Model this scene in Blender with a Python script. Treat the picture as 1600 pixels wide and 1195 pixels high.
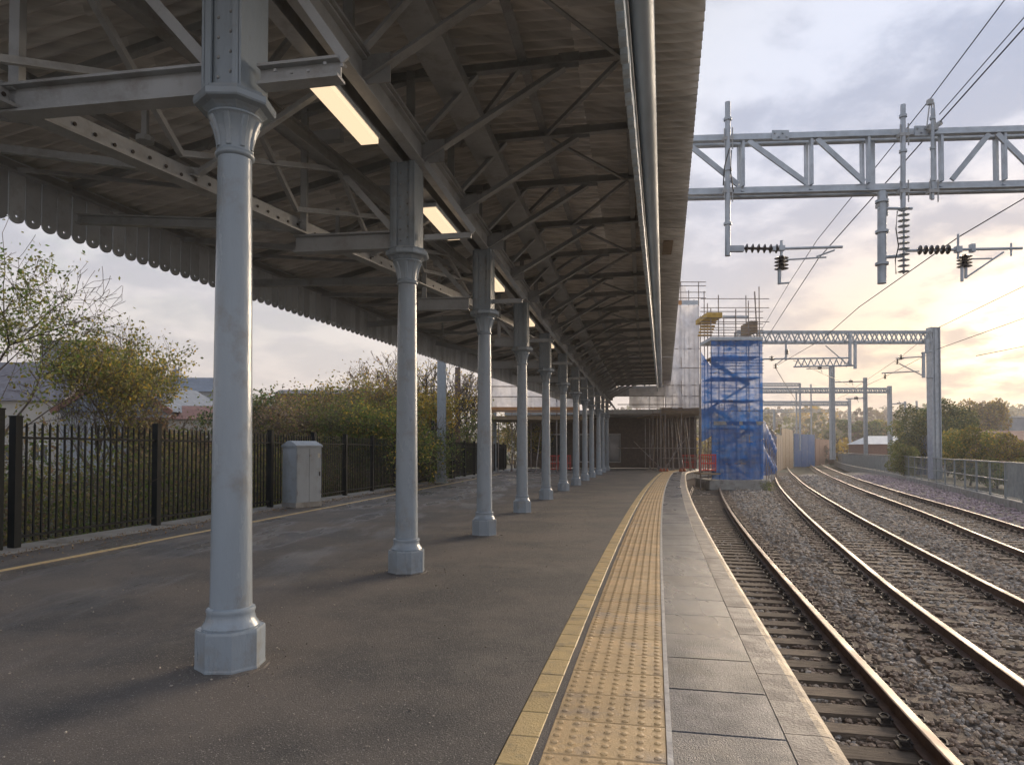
import bpy, math, random
import numpy as np
from mathutils import Vector, Matrix
random.seed(7)
rng = np.random.default_rng(7)
for o in list(bpy.data.objects): bpy.data.objects.remove(o)
S = bpy.context.scene
COL = S.collection

# ------------------------------------------------------------------ camera
FP = 1067.0; EYE = 1.35; PITCH = 0.022; HOR = 703.0
AXY = HOR - FP*math.tan(PITCH)
cam = bpy.data.cameras.new('camera'); co = bpy.data.objects.new('camera', cam); COL.objects.link(co)
cam.sensor_width = 36; cam.lens = 36*FP/1600; cam.shift_y = (AXY-597.5)/1600
cam.clip_start = .05; cam.clip_end = 6000
co.location = (0, 0, EYE); co.rotation_euler = (math.pi/2+PITCH, 0, 0)
S.camera = co
S.render.engine = 'CYCLES'
S.render.resolution_x = 1024; S.render.resolution_y = 764
S.view_settings.view_transform = 'Standard'; S.view_settings.look = 'None'
S.view_settings.gamma = 1; S.view_settings.use_curve_mapping = False
S.view_settings.exposure = 2.22
S.cycles.max_bounces = 12; S.cycles.diffuse_bounces = 10; S.cycles.transparent_max_bounces = 24; S.cycles.volume_bounces = 0

# ------------------------------------------------------------------ world
SUN_AZ = math.radians(37); SUN_EL = math.radians(7.5)     # azimuth right of +Y
sd = Vector((math.sin(SUN_AZ)*math.cos(SUN_EL), math.cos(SUN_AZ)*math.cos(SUN_EL), math.sin(SUN_EL)))
W_ = bpy.data.worlds.new('World'); S.world = W_; W_.use_nodes = True
nt = W_.node_tree; nt.nodes.clear()
def N(t, **k):
    n = nt.nodes.new(t)
    for a, b in k.items(): setattr(n, a, b)
    return n
def L(a, b): nt.links.new(a, b)
def M_(op, a, b=None, c=None, clamp=False):
    n = N('ShaderNodeMath', operation=op); n.use_clamp = clamp
    for i, x in enumerate((a, b, c)):
        if x is None: continue
        if isinstance(x, (int, float)): n.inputs[i].default_value = x
        else: L(x, n.inputs[i])
    return n.outputs[0]
def VM(op, a, b=None):
    n = N('ShaderNodeVectorMath', operation=op)
    for i, x in enumerate((a, b)):
        if x is None: continue
        if isinstance(x, (tuple, Vector)): n.inputs[i].default_value = x
        else: L(x, n.inputs[i])
    return n.outputs[1] if op in ('DOT_PRODUCT', 'LENGTH') else n.outputs[0]
def MIX(f, a, b):
    n = N('ShaderNodeMix', data_type='RGBA')
    if isinstance(f, (int, float)): n.inputs[0].default_value = f
    else: L(f, n.inputs[0])
    for i, x in ((6, a), (7, b)):
        if isinstance(x, tuple): n.inputs[i].default_value = (*x, 1)
        else: L(x, n.inputs[i])
    return n.outputs[2]
def RAMP(x, *st):
    n = N('ShaderNodeMapRange', interpolation_type='SMOOTHSTEP'); L(x, n.inputs[0])
    for i, v in enumerate(st): n.inputs[i+1].default_value = v
    return n.outputs[0]
sky = N('ShaderNodeTexSky', sky_type='NISHITA'); sky.sun_disc = False
sky.sun_elevation = SUN_EL; sky.sun_rotation = SUN_AZ; sky.air_density = 1.2; sky.dust_density = 2.5
tc = N('ShaderNodeTexCoord'); d = tc.outputs['Generated']
sep = N('ShaderNodeSeparateXYZ'); L(d, sep.inputs[0])
z = M_('MAXIMUM', sep.outputs[2], 0.0)
inv = M_('DIVIDE', 1.0, M_('ADD', z, 0.20))
pl = VM('MULTIPLY', d, (1, 1, 0))
cs = N('ShaderNodeVectorMath', operation='SCALE'); L(pl, cs.inputs[0]); L(inv, cs.inputs[3])
def cloud(scale, det, off, rough=.55, dist=.4):
    n = N('ShaderNodeTexNoise'); n.inputs['Scale'].default_value = scale; n.inputs['Detail'].default_value = det
    n.inputs['Roughness'].default_value = rough; n.inputs['Distortion'].default_value = dist
    L(VM('ADD', cs.outputs[0], off), n.inputs[0]); return n.outputs[0]
c1 = cloud(1.5, 8, (3.1, 1.7, .2), .6, .12); c2 = cloud(3.6, 8, (9.3, 4.1, 2.2), .62, .15); c3 = cloud(.7, 3, (1.3, 8.1, 5.2), .5, .1)
cover = RAMP(M_('ADD', M_('MULTIPLY', c1, .7), M_('MULTIPLY', c3, .3)), .36, .50, 0.0, 1.0)
thick = RAMP(M_('ADD', M_('MULTIPLY', c1, .4), M_('MULTIPLY', c2, .6)), .42, .57, 0.0, 1.0)
elev = RAMP(z, 0.03, .50, 0.0, 1.0)
sdot = VM('DOT_PRODUCT', d, sd)
sunside = RAMP(sdot, .93, .995, 0.0, 1.0)
glow = M_('POWER', M_('MAXIMUM', sdot, 0.0), 300.0)
glow2 = M_('POWER', M_('MAXIMUM', sdot, 0.0), 45.0)
lit_hi = MIX(elev, (.60, .54, .52), (.52, .56, .67))
dark_hi = MIX(elev, (.47, .44, .45), (.31, .355, .47))
ccol = MIX(thick, lit_hi, dark_hi)
warm = MIX(thick, (.88, .65, .38), (.55, .40, .28))
lowness = RAMP(z, .0, .36, 1.0, 0.0)
ccol = MIX(M_('MULTIPLY', M_('MULTIPLY', sunside, lowness), .85, clamp=True), ccol, warm)
gl = N('ShaderNodeVectorMath', operation='SCALE'); gl.inputs[0].default_value = (1.0, .70, .36)
gv = M_('ADD', M_('MULTIPLY', M_('MULTIPLY', glow, M_('SUBTRACT', 1.1, thick)), 1.2), M_('MULTIPLY', M_('MULTIPLY', glow2, M_('SUBTRACT', 1.1, thick)), .16))
L(gv, gl.inputs[3])
ccol = VM('ADD', ccol, gl.outputs[0])
b1 = N('ShaderNodeBackground'); L(sky.outputs[0], b1.inputs[0]); b1.inputs[1].default_value = .05
b2 = N('ShaderNodeBackground'); L(ccol, b2.inputs[0]); b2.inputs[1].default_value = .32
mx = N('ShaderNodeMixShader')
L(M_('MAXIMUM', M_('MAXIMUM', M_('MULTIPLY', cover, .92), RAMP(z, 0, .4, 1.0, .6)), RAMP(sdot, .72, .93, 0.0, 1.0)), mx.inputs[0]); L(b1.outputs[0], mx.inputs[1]); L(b2.outputs[0], mx.inputs[2])
out = N('ShaderNodeOutputWorld'); L(mx.outputs[0], out.inputs[0])

# ------------------------------------------------------------------ sun
sl = bpy.data.lights.new('sun', 'SUN'); sl.energy = 1.6; sl.angle = math.radians(40); sl.color = (1, .80, .58)
so = bpy.data.objects.new('sun', sl); COL.objects.link(so); so.location = (40, 60, 40)
so.rotation_euler = sd.to_track_quat('Z', 'Y').to_euler()

# ------------------------------------------------------------------ geometry helpers
def W(px, py, Y):
    """the point at forward distance Y seen at photo pixel (px, py)"""
    u = (px-800)/FP; v = (AXY-py)/FP
    dy = math.cos(PITCH)-v*math.sin(PITCH); dz = math.sin(PITCH)+v*math.cos(PITCH)
    return Vector((u/dy*Y, Y, EYE+dz/dy*Y))

class MB:
    def __init__(s): s.v = []; s.f = []; s.m = []
    def add(s, vs, fs, mi=0):
        o = len(s.v); s.v += [tuple(v) for v in vs]; s.f += [tuple(i+o for i in f) for f in fs]; s.m += [mi]*len(fs); return s
    def box(s, c, size, rz=0, mi=0):
        a, b, e = size[0]/2, size[1]/2, size[2]/2; ca, sa = math.cos(rz), math.sin(rz)
        vs = []
        for x, y, z in ((-a,-b,-e),(a,-b,-e),(a,b,-e),(-a,b,-e),(-a,-b,e),(a,-b,e),(a,b,e),(-a,b,e)):
            vs.append((c[0]+x*ca-y*sa, c[1]+x*sa+y*ca, c[2]+z))
        return s.add(vs, [(0,3,2,1),(4,5,6,7),(0,1,5,4),(1,2,6,5),(2,3,7,6),(3,0,4,7)], mi)
    def sweep(s, prof, path, closed=True, caps=True, up=Vector((0,0,1)), mi=0):
        """prof: (side, up) points; path: 3D points"""
        path = [Vector(p) for p in path]; n = len(prof); vs = []
        for i, p in enumerate(path):
            t = (path[min(i+1, len(path)-1)]-path[max(i-1, 0)]).normalized()
            side = t.cross(up)
            if side.length < 1e-4: side = t.cross(Vector((0, 1, 0)))
            side.normalize(); u = side.cross(t)
            for a, b in prof: vs.append(p+side*a+u*b)
        fs = []
        m = n if closed else n-1
        for i in range(len(path)-1):
            for j in range(m):
                k = (j+1) % n
                fs.append((i*n+j, i*n+k, (i+1)*n+k, (i+1)*n+j))
        if closed and caps:
            fs.append(tuple(range(n))[::-1]); fs.append(tuple((len(path)-1)*n+j for j in range(n)))
        return s.add(vs, fs, mi)
    def beam(s, p, q, w, h, up=Vector((0,0,1)), mi=0):
        return s.sweep([(-w/2,-h/2),(w/2,-h/2),(w/2,h/2),(-w/2,h/2)], [p, q], up=up, mi=mi)
    def ibeam(s, path, w, h, t=.018):
        a, b = w/2, h/2
        return s.sweep([(-a,-b),(a,-b),(a,-b+t),(t/2,-b+t),(t/2,b-t),(a,b-t),(a,b),(-a,b),(-a,b-t),(-t/2,b-t),(-t/2,-b+t),(-a,-b+t)], path)
    def angle(s, path, w, h, t=.014):
        return s.sweep([(-w/2,-h/2),(w/2,-h/2),(w/2,-h/2+t),(-w/2+t,-h/2+t),(-w/2+t,h/2),(-w/2,h/2)], path)
    def tube(s, p, q, r, n=8, r2=None, mi=0, caps=True):
        p, q = Vector(p), Vector(q); t = (q-p).normalized(); a = t.orthogonal().normalized(); b = t.cross(a)
        r2 = r if r2 is None else r2; vs = []
        for pt, rr in ((p, r), (q, r2)):
            for i in range(n):
                an = 2*math.pi*i/n; vs.append(pt+a*math.cos(an)*rr+b*math.sin(an)*rr)
        fs = [(i, (i+1) % n, n+(i+1) % n, n+i) for i in range(n)]
        if caps: fs += [tuple(range(n))[::-1], tuple(range(n, 2*n))]
        return s.add(vs, fs, mi)
    def pipe(s, path, r, n=6):
        return s.sweep([(r*math.cos(2*math.pi*i/n), r*math.sin(2*math.pi*i/n)) for i in range(n)], path, up=Vector((.01,.02,1)))
    def lathe(s, prof, n=24, c=(0,0,0), a0=0, mi=0):
        vs = []
        for r, z in prof:
            for i in range(n):
                an = a0+2*math.pi*i/n; vs.append((c[0]+r*math.cos(an), c[1]+r*math.sin(an), c[2]+z))
        fs = [(j*n+i, j*n+(i+1) % n, (j+1)*n+(i+1) % n, (j+1)*n+i) for j in range(len(prof)-1) for i in range(n)]
        fs += [tuple(range(n))[::-1], tuple((len(prof)-1)*n+i for i in range(n))]
        return s.add(vs, fs, mi)
    def mesh(s, name, mats, smooth=False, off=(0,0,0)):
        me = bpy.data.meshes.new(name)
        me.from_pydata([(v[0]-off[0], v[1]-off[1], v[2]-off[2]) for v in s.v], [], s.f)
        for m in (mats if isinstance(mats, (list, tuple)) else [mats]): me.materials.append(m)
        if isinstance(mats, (list, tuple)): me.polygons.foreach_set('material_index', s.m)
        if smooth:
            me.polygons.foreach_set('use_smooth', [True]*len(me.polygons))
            me.set_sharp_from_angle(angle=math.radians(40))
        me.update(); return me
    def build(s, name, mats, parent=None, smooth=False):
        off = wloc(parent) if parent else Vector((0,0,0))
        if parent is None and s.v:
            a = np.array(s.v); mn, mxx = a.min(0), a.max(0); off = Vector(((mn[0]+mxx[0])/2, (mn[1]+mxx[1])/2, mn[2]))
        o = bpy.data.objects.new(name, s.mesh(name, mats, smooth, off)); COL.objects.link(o)
        if parent: o.parent = parent
        else: o.location = off
        return o
WL = {}
def wloc(o):
    v = Vector(o.location)
    while o.parent: o = o.parent; v += Vector(o.location)
    return v
def tag(o, label=None, cat=None, group=None, kind=None):
    if label: o['label'] = label
    if cat: o['category'] = cat
    if group: o['group'] = group
    if kind: o['kind'] = kind
    return o
def thing(name, label, cat, loc=(0,0,0), rz=0, group=None):
    o = bpy.data.objects.new(name, None); COL.objects.link(o); o.location = loc; o.rotation_euler = (0,0,rz); o.empty_display_size = .2
    return tag(o, label, cat, group)
def piece(name, me, parent, loc, rz=0, sc=None):
    o = bpy.data.objects.new(name, me); COL.objects.link(o); o.parent = parent
    o.location = Vector(loc)-wloc(parent); o.rotation_euler = (0, 0, rz)
    if sc: o.scale = sc
    return o
def copy_tree(o, parent=None):
    c = o.copy(); COL.objects.link(c); c.parent = parent
    for ch in list(o.children): copy_tree(ch, c)
    return c
def fast_mesh(name, V, F, mat, cols=None, smooth=False):
    """V (n,3), F (m,k) numpy; cols per face"""
    me = bpy.data.meshes.new(name); n, m, k = len(V), len(F), F.shape[1]
    me.vertices.add(n); me.vertices.foreach_set('co', np.ascontiguousarray(V, dtype=np.float32).ravel())
    me.loops.add(m*k); me.loops.foreach_set('vertex_index', np.ascontiguousarray(F, dtype=np.int32).ravel())
    me.polygons.add(m); me.polygons.foreach_set('loop_start', np.arange(0, m*k, k, dtype=np.int32))
    me.polygons.foreach_set('loop_total', np.full(m, k, dtype=np.int32))
    me.polygons.foreach_set('use_smooth', np.full(m, smooth))
    me.materials.append(mat); me.update(calc_edges=True)
    if cols is not None:
        at = me.attributes.new('tint', 'FLOAT_COLOR', 'FACE')
        at.data.foreach_set('color', np.concatenate([cols, np.ones((m, 1))], 1).astype(np.float32).ravel())
    return me
def link(name, me, parent=None):
    o = bpy.data.objects.new(name, me); COL.objects.link(o)
    if parent: o.parent = parent; o.location = -wloc(parent)
    return o
ORD = ['nearest', 'second', 'third', 'fourth', 'fifth', 'sixth', 'seventh', 'eighth', 'ninth', 'tenth', 'eleventh', 'twelfth', 'thirteenth', 'fourteenth', 'fifteenth', 'sixteenth', 'seventeenth']

# ------------------------------------------------------------------ materials
MATS = {}
def mat(name, c1, c2=None, rough=.6, metal=0, scale=4, det=6, bump=.1, bscale=None, stretch=(1,1,1), lo=.35, hi=.65, speck=None, spscale=200, spec=.5, tint=False, trans=0, rvar=.1, dirt=None, dscale=1.2):
    m = bpy.data.materials.new(name); m.use_nodes = True; t = m.node_tree; b = t.nodes['Principled BSDF']
    ln = t.links.new
    def nn(ty, **k):
        x = t.nodes.new(ty)
        for a, bb in k.items(): setattr(x, a, bb)
        return x
    tcn = nn('ShaderNodeTexCoord'); oi = nn('ShaderNodeObjectInfo')
    mul = nn('ShaderNodeMath', operation='MULTIPLY'); ln(oi.outputs['Random'], mul.inputs[0]); mul.inputs[1].default_value = 37.0
    add = nn('ShaderNodeVectorMath', operation='ADD'); ln(tcn.outputs['Object'], add.inputs[0]); ln(mul.outputs[0], add.inputs[1])
    mp = nn('ShaderNodeMapping'); mp.inputs['Scale'].default_value = stretch; ln(add.outputs[0], mp.inputs[0])
    def noise(sc, dt=det, src=mp, r=.6):
        x = nn('ShaderNodeTexNoise'); x.inputs['Scale'].default_value = sc; x.inputs['Detail'].default_value = dt; x.inputs['Roughness'].default_value = r
        ln(src.outputs[0], x.inputs[0]); return x.outputs[0]
    def rng_(x, a, bb, c=0, dd=1):
        y = nn('ShaderNodeMapRange'); ln(x, y.inputs[0])
        for i, vv in enumerate((a, bb, c, dd)): y.inputs[i+1].default_value = vv
        return y.outputs[0]
    def mixc(f, a, bb, bt='MIX'):
        y = nn('ShaderNodeMix', data_type='RGBA', blend_type=bt)
        if isinstance(f, float): y.inputs[0].default_value = f
        else: ln(f, y.inputs[0])
        for i, x in ((6, a), (7, bb)):
            if isinstance(x, tuple): y.inputs[i].default_value = (*x, 1)
            else: ln(x, y.inputs[i])
        return y.outputs[2]
    n1 = noise(scale)
    col = mixc(rng_(n1, lo, hi), c1, c2 or tuple(x*.8 for x in c1))
    if speck:
        n2 = noise(spscale, 2, add); col = mixc(rng_(n2, .62, .72), col, speck)
    if dirt:
        n3 = noise(dscale, 8, add, .7); col = mixc(rng_(n3, .52, .68, 0, .8), col, dirt)
    if tint:
        at = nn('ShaderNodeAttribute', attribute_name='tint'); col = mixc(1.0, col, at.outputs['Color'], 'MULTIPLY')
    if rvar:
        rv = rng_(oi.outputs['Random'], 0, 1, 1-rvar, 1+rvar)
        g = nn('ShaderNodeVectorMath', operation='SCALE'); ln(col, g.inputs[0]); ln(rv, g.inputs[3]); col = g.outputs[0]
    ln(col, b.inputs['Base Color'])
    ln(rng_(n1, .3, .7, max(.03, rough-.1), min(1, rough+.1)), b.inputs['Roughness'])
    b.inputs['Metallic'].default_value = metal; b.inputs['Specular IOR Level'].default_value = spec
    if bump:
        bp = nn('ShaderNodeBump'); bp.inputs['Strength'].default_value = bump; bp.inputs['Distance'].default_value = .02
        ln(noise(bscale or scale*6, 4), bp.inputs['Height']); ln(bp.outputs[0], b.inputs['Normal'])
    if trans:
        tr = nn('ShaderNodeBsdfTranslucent'); ln(col, tr.inputs[0]); ms = nn('ShaderNodeMixShader'); ms.inputs[0].default_value = trans
        ln(b.outputs[0], ms.inputs[1]); ln(tr.outputs[0], ms.inputs[2]); ln(ms.outputs[0], t.nodes['Material Output'].inputs[0])
    MATS[name] = m; return m
paint = mat('grey_column_paint', (.30,.345,.385), (.265,.305,.34), rough=.24, scale=3, bump=.25, bscale=14, stretch=(1,1,.35), dirt=(.24,.24,.23), dscale=3.5, spec=.55, rvar=.05)
steel = mat('grey_steel_paint', (.42,.43,.435), (.35,.355,.355), rough=.38, scale=3, bump=.25, bscale=22, dirt=(.24,.22,.20), dscale=2.6, rvar=.1)
steel_dk = mat('dark_steel_paint', (.34,.345,.345), (.28,.28,.275), rough=.45, scale=4, bump=.3, bscale=20, dirt=(.20,.185,.17), dscale=3)
boardm = mat('valance_paint', (.60,.63,.66), (.52,.545,.57), rough=.4, scale=3, stretch=(1,1,.3), bump=.15, rvar=.2, dirt=(.42,.43,.44), dscale=4)
board_skylit = mat('valance_paint_skylit', (.55,.64,.72), (.47,.55,.62), rough=.35, scale=4, bump=.15, rvar=.1)  # right valance: blue light on the boards is mixed into this paint colour
galv = mat('galvanised_steel', (.46,.50,.54), (.37,.40,.435), rough=.42, metal=.35, scale=5, bump=.1, rvar=.08)
gutterm = mat('gutter_metal', (.42,.48,.54), (.33,.375,.42), rough=.5, metal=.15, scale=2, stretch=(1,.2,1), bump=.15)
roofm = mat('corrugated_sheet', (.80,.765,.72), (.56,.53,.49), rough=.7, scale=1.5, stretch=(.22,11,1), bump=.12, bscale=3, lo=.40, hi=.60, rvar=.13)
asph = mat('asphalt', (.062,.059,.057), (.145,.125,.108), lo=.40, hi=.60, rough=.72, scale=.8, det=10, bump=.7, bscale=120, speck=(.50,.46,.41), spscale=125, dirt=(.165,.145,.125), dscale=.9, rvar=0)
slabm = mat('grey_slab', (.115,.119,.132), (.07,.073,.084), spec=.35, rough=.46, scale=3.5, bump=.5, bscale=110, speck=(.25,.24,.24), spscale=160, dirt=(.16,.15,.135), dscale=1.8, rvar=.2)
copem = mat('coping_stone', (.40,.345,.285), (.28,.24,.20), rough=.6, scale=5, bump=.5, bscale=60, dirt=(.17,.14,.12), dscale=3, rvar=.12, lo=.4, hi=.62)
copey = mat('worn_yellow_nosing', (.50,.36,.20), (.36,.28,.20), rough=.55, scale=6, bump=.5, bscale=50, dirt=(.25,.2,.16), dscale=3)
yelm = mat('yellow_line_tile', (.64,.46,.20), (.54,.39,.19), rough=.55, scale=8, bump=.4, bscale=70, dirt=(.24,.19,.13), dscale=3.5, rvar=.1)
tactm = mat('buff_tactile_tile', (.66,.445,.21), (.54,.37,.19), rough=.5, scale=6, bump=.35, bscale=90, dirt=(.36,.28,.21), dscale=2.6, rvar=.12)
whitel = mat('white_line', (.6,.57,.52), (.42,.39,.36), rough=.6, scale=9, bump=.3)
concm = mat('concrete', (.34,.33,.31), (.24,.23,.21), rough=.8, scale=3, bump=.4, bscale=40, dirt=(.14,.13,.11), dscale=1.5)
brickm = mat('dark_brick', (.13,.09,.07), (.08,.06,.05), rough=.85, scale=6, bump=.5)
woodm = mat('sleeper_wood', (.24,.185,.135), (.14,.11,.082), rough=.85, scale=5, stretch=(1,9,9), bump=.9, bscale=12, dirt=(.24,.185,.13), dscale=3, rvar=.25)
rustm = mat('rusty_rail', (.125,.062,.038), (.075,.042,.03), rough=.55, scale=7, bump=.4, bscale=60, metal=.15, rvar=.05)
railtop = mat('worn_rail_head', (.24,.17,.125), (.17,.12,.09), rough=.48, metal=.35, scale=5, bump=.05, stretch=(1,.2,1))
clipm = mat('rusty_clip', (.05,.036,.03), (.03,.024,.02), rough=.6, scale=20, bump=.3)
stonem = mat('ballast_stone', (1,1,1), (.72,.70,.68), rough=.8, scale=9, bump=.4, bscale=60, tint=True, rvar=0)
bedm = mat('ballast_bed', (.22,.19,.165), (.14,.12,.105), rough=.9, scale=9, det=8, bump=1.0, bscale=26, speck=(.42,.38,.35), spscale=22, dirt=(.22,.165,.12), dscale=.8, rvar=0)
blackm = mat('black_fence_paint', (.010,.013,.015), (.016,.019,.021), rough=.5, scale=6, bump=0, spec=.08)
gfence = mat('grey_green_fence', (.27,.30,.305), (.20,.225,.23), rough=.5, scale=3, bump=.1)
leafm = mat('leaf', (1,1,1), (.7,.7,.7), rough=.6, scale=3, bump=0, tint=True, trans=.5, rvar=.05)
barkm = mat('bark', (.085,.065,.05), (.05,.04,.032), rough=.9, scale=8, bump=.6)
twigm = mat('twig', (.15,.115,.09), (.09,.07,.058), rough=.9, scale=8, bump=.3)
soilm = mat('earth', (.06,.065,.03), (.04,.035,.02), rough=.95, scale=.6, bump=.8, bscale=9)
hillm = mat('hill_ground', (.085,.075,.045), (.055,.06,.035), rough=.95, scale=.03, bump=0)
cabm = mat('cabinet_paint', (.33,.37,.41), (.28,.31,.34), rough=.45, scale=4, bump=.1, stretch=(1,1,.3), dirt=(.22,.23,.22), dscale=3)
redm = mat('red_plastic', (.62,.04,.03), (.5,.03,.02), rough=.45, scale=6, bump=.05)
orangem = mat('orange_foot', (.55,.13,.04), (.4,.10,.04), rough=.6, scale=6)
scafm = mat('scaffold_tube', (.33,.31,.30), (.22,.18,.155), rough=.5, metal=.35, scale=4, bump=.1, dirt=(.26,.13,.08), dscale=3)
deckm = mat('scaffold_board', (.33,.24,.15), (.22,.16,.10), rough=.8, scale=4, bump=.3, stretch=(1,5,5))
yelbeam = mat('yellow_timber_beam', (.60,.38,.06), (.42,.26,.05), rough=.6, scale=4)
orbeam = mat('orange_timber', (.55,.27,.10), (.42,.2,.08), rough=.6, scale=4)
slate = mat('slate_roof', (.17,.16,.18), (.12,.11,.125), rough=.6, scale=2, bump=.2)
slateb = mat('blue_grey_roof', (.17,.20,.245), (.13,.155,.19), rough=.7, scale=2, bump=.2)
redroof = mat('terracotta_roof', (.24,.11,.08), (.17,.08,.06), rough=.7, scale=3, bump=.2)
render_w = mat('cream_render', (.50,.46,.41), (.42,.39,.35), rough=.8, scale=1, bump=.1)
render_g = mat('grey_render', (.34,.36,.39), (.28,.3,.33), rough=.8, scale=1, bump=.1)
brickr = mat('red_brick', (.24,.11,.075), (.17,.08,.06), rough=.85, scale=5, bump=.3)
glassm = mat('dark_glass', (.04,.05,.06), (.03,.035,.04), rough=.1, scale=2, bump=0, spec=.8)
whitem = mat('white_paint', (.7,.7,.68), (.6,.6,.58), rough=.5, scale=2, bump=0)
ceram = mat('insulator_brown', (.085,.065,.06), (.06,.05,.045), rough=.2, scale=4, bump=0)
wirem = mat('copper_wire', (.045,.04,.042), (.03,.03,.03), rough=.5, metal=.5, scale=4, bump=0)
bluewall = mat('blue_hoarding', (.03,.11,.30), (.04,.14,.34), rough=.5, scale=2, bump=.1, dirt=(.15,.22,.34), dscale=1.2)
rustpost = mat('rusty_post', (.22,.12,.07), (.14,.12,.11), rough=.7, scale=2.5, bump=.3)
labelm = mat('cream_sticker', (.65,.62,.5), rough=.6)
litter = mat('dry_leaf', (1,1,1), (.7,.7,.7), rough=.8, bump=0, tint=True, rvar=0)
def net_mat(name, c, alpha, scale=10, stretch=(1,1,1), a2=None):
    m = mat(name, c, tuple(x*.75 for x in c), rough=.5, scale=2.2, bump=.6, bscale=6, trans=.45, rvar=0)
    t = m.node_tree; o = t.nodes['Material Output']; src = o.inputs[0].links[0].from_socket
    tr = t.nodes.new('ShaderNodeBsdfTransparent'); ms = t.nodes.new('ShaderNodeMixShader')
    n = t.nodes.new('ShaderNodeTexNoise'); n.inputs['Scale'].default_value = scale; n.inputs['Detail'].default_value = 5
    tcn = t.nodes.new('ShaderNodeTexCoord'); mp = t.nodes.new('ShaderNodeMapping'); mp.inputs['Scale'].default_value = stretch
    t.links.new(tcn.outputs['Object'], mp.inputs[0]); t.links.new(mp.outputs[0], n.inputs[0])
    r = t.nodes.new('ShaderNodeMapRange'); t.links.new(n.outputs[0], r.inputs[0]); r.inputs[1].default_value = .3; r.inputs[2].default_value = .7
    r.inputs[3].default_value = alpha-.22; r.inputs[4].default_value = min(1, alpha+.2)
    t.links.new(r.outputs[0], ms.inputs[0]); t.links.new(tr.outputs[0], ms.inputs[1]); t.links.new(src, ms.inputs[2]); t.links.new(ms.outputs[0], o.inputs[0]); return m
bluenet = net_mat('blue_debris_netting', (.008,.17,.60), .80, 1.6, (1,1,3))
whitesheet = net_mat('white_sheeting', (.80,.80,.84), .86, .9)
def emis(name, c, s):
    m = bpy.data.materials.new(name); m.use_nodes = True; b = m.node_tree.nodes['Principled BSDF']
    b.inputs['Base Color'].default_value = (*[x*.6 for x in c], 1); b.inputs['Emission Color'].default_value = (*c, 1); b.inputs['Emission Strength'].default_value = s; return m
lampm = emis('lit_diffuser', (1, .74, .48), .235)
# damp patches: the asphalt gets large glossy shapes on the left half
def damp(m, lo, hi, sc, rr, xmax=None):
    t = m.node_tree; b = t.nodes['Principled BSDF']
    g = t.nodes.new('ShaderNodeNewGeometry'); mp = t.nodes.new('ShaderNodeMapping'); mp.inputs['Scale'].default_value = (1.1, .28, 1); mp.inputs['Rotation'].default_value = (0,0,1.25)
    n = t.nodes.new('ShaderNodeTexNoise'); n.inputs['Scale'].default_value = sc; n.inputs['Detail'].default_value = 5
    t.links.new(g.outputs['Position'], mp.inputs[0]); t.links.new(mp.outputs[0], n.inputs[0])
    r = t.nodes.new('ShaderNodeMapRange'); r.inputs[1].default_value = lo; r.inputs[2].default_value = hi; t.links.new(n.outputs[0], r.inputs[0])
    fac = r.outputs[0]
    if xmax is not None:          # the damp ground lies on the fence side of the columns
        sx = t.nodes.new('ShaderNodeSeparateXYZ'); t.links.new(g.outputs['Position'], sx.inputs[0])
        q = t.nodes.new('ShaderNodeMath'); q.operation = 'MULTIPLY_ADD'; t.links.new(sx.outputs[1], q.inputs[0]); q.inputs[1].default_value = -.2; t.links.new(sx.outputs[0], q.inputs[2])
        e = t.nodes.new('ShaderNodeMapRange'); t.links.new(q.outputs[0], e.inputs[0]); e.inputs[1].default_value = xmax-2; e.inputs[2].default_value = xmax-3.6
        w = t.nodes.new('ShaderNodeMath'); w.operation = 'MULTIPLY'; t.links.new(fac, w.inputs[0]); t.links.new(e.outputs[0], w.inputs[1]); fac = w.outputs[0]
    old = b.inputs['Roughness'].links[0].from_socket
    mx = t.nodes.new('ShaderNodeMix'); mx.data_type = 'FLOAT'; t.links.new(fac, mx.inputs[0]); t.links.new(old, mx.inputs[2]); mx.inputs[3].default_value = rr
    t.links.new(mx.outputs[0], b.inputs['Roughness'])
damp(asph, .47, .60, 1.3, .20, -1.2); damp(slabm, .45, .62, 1.2, .24)

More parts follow.
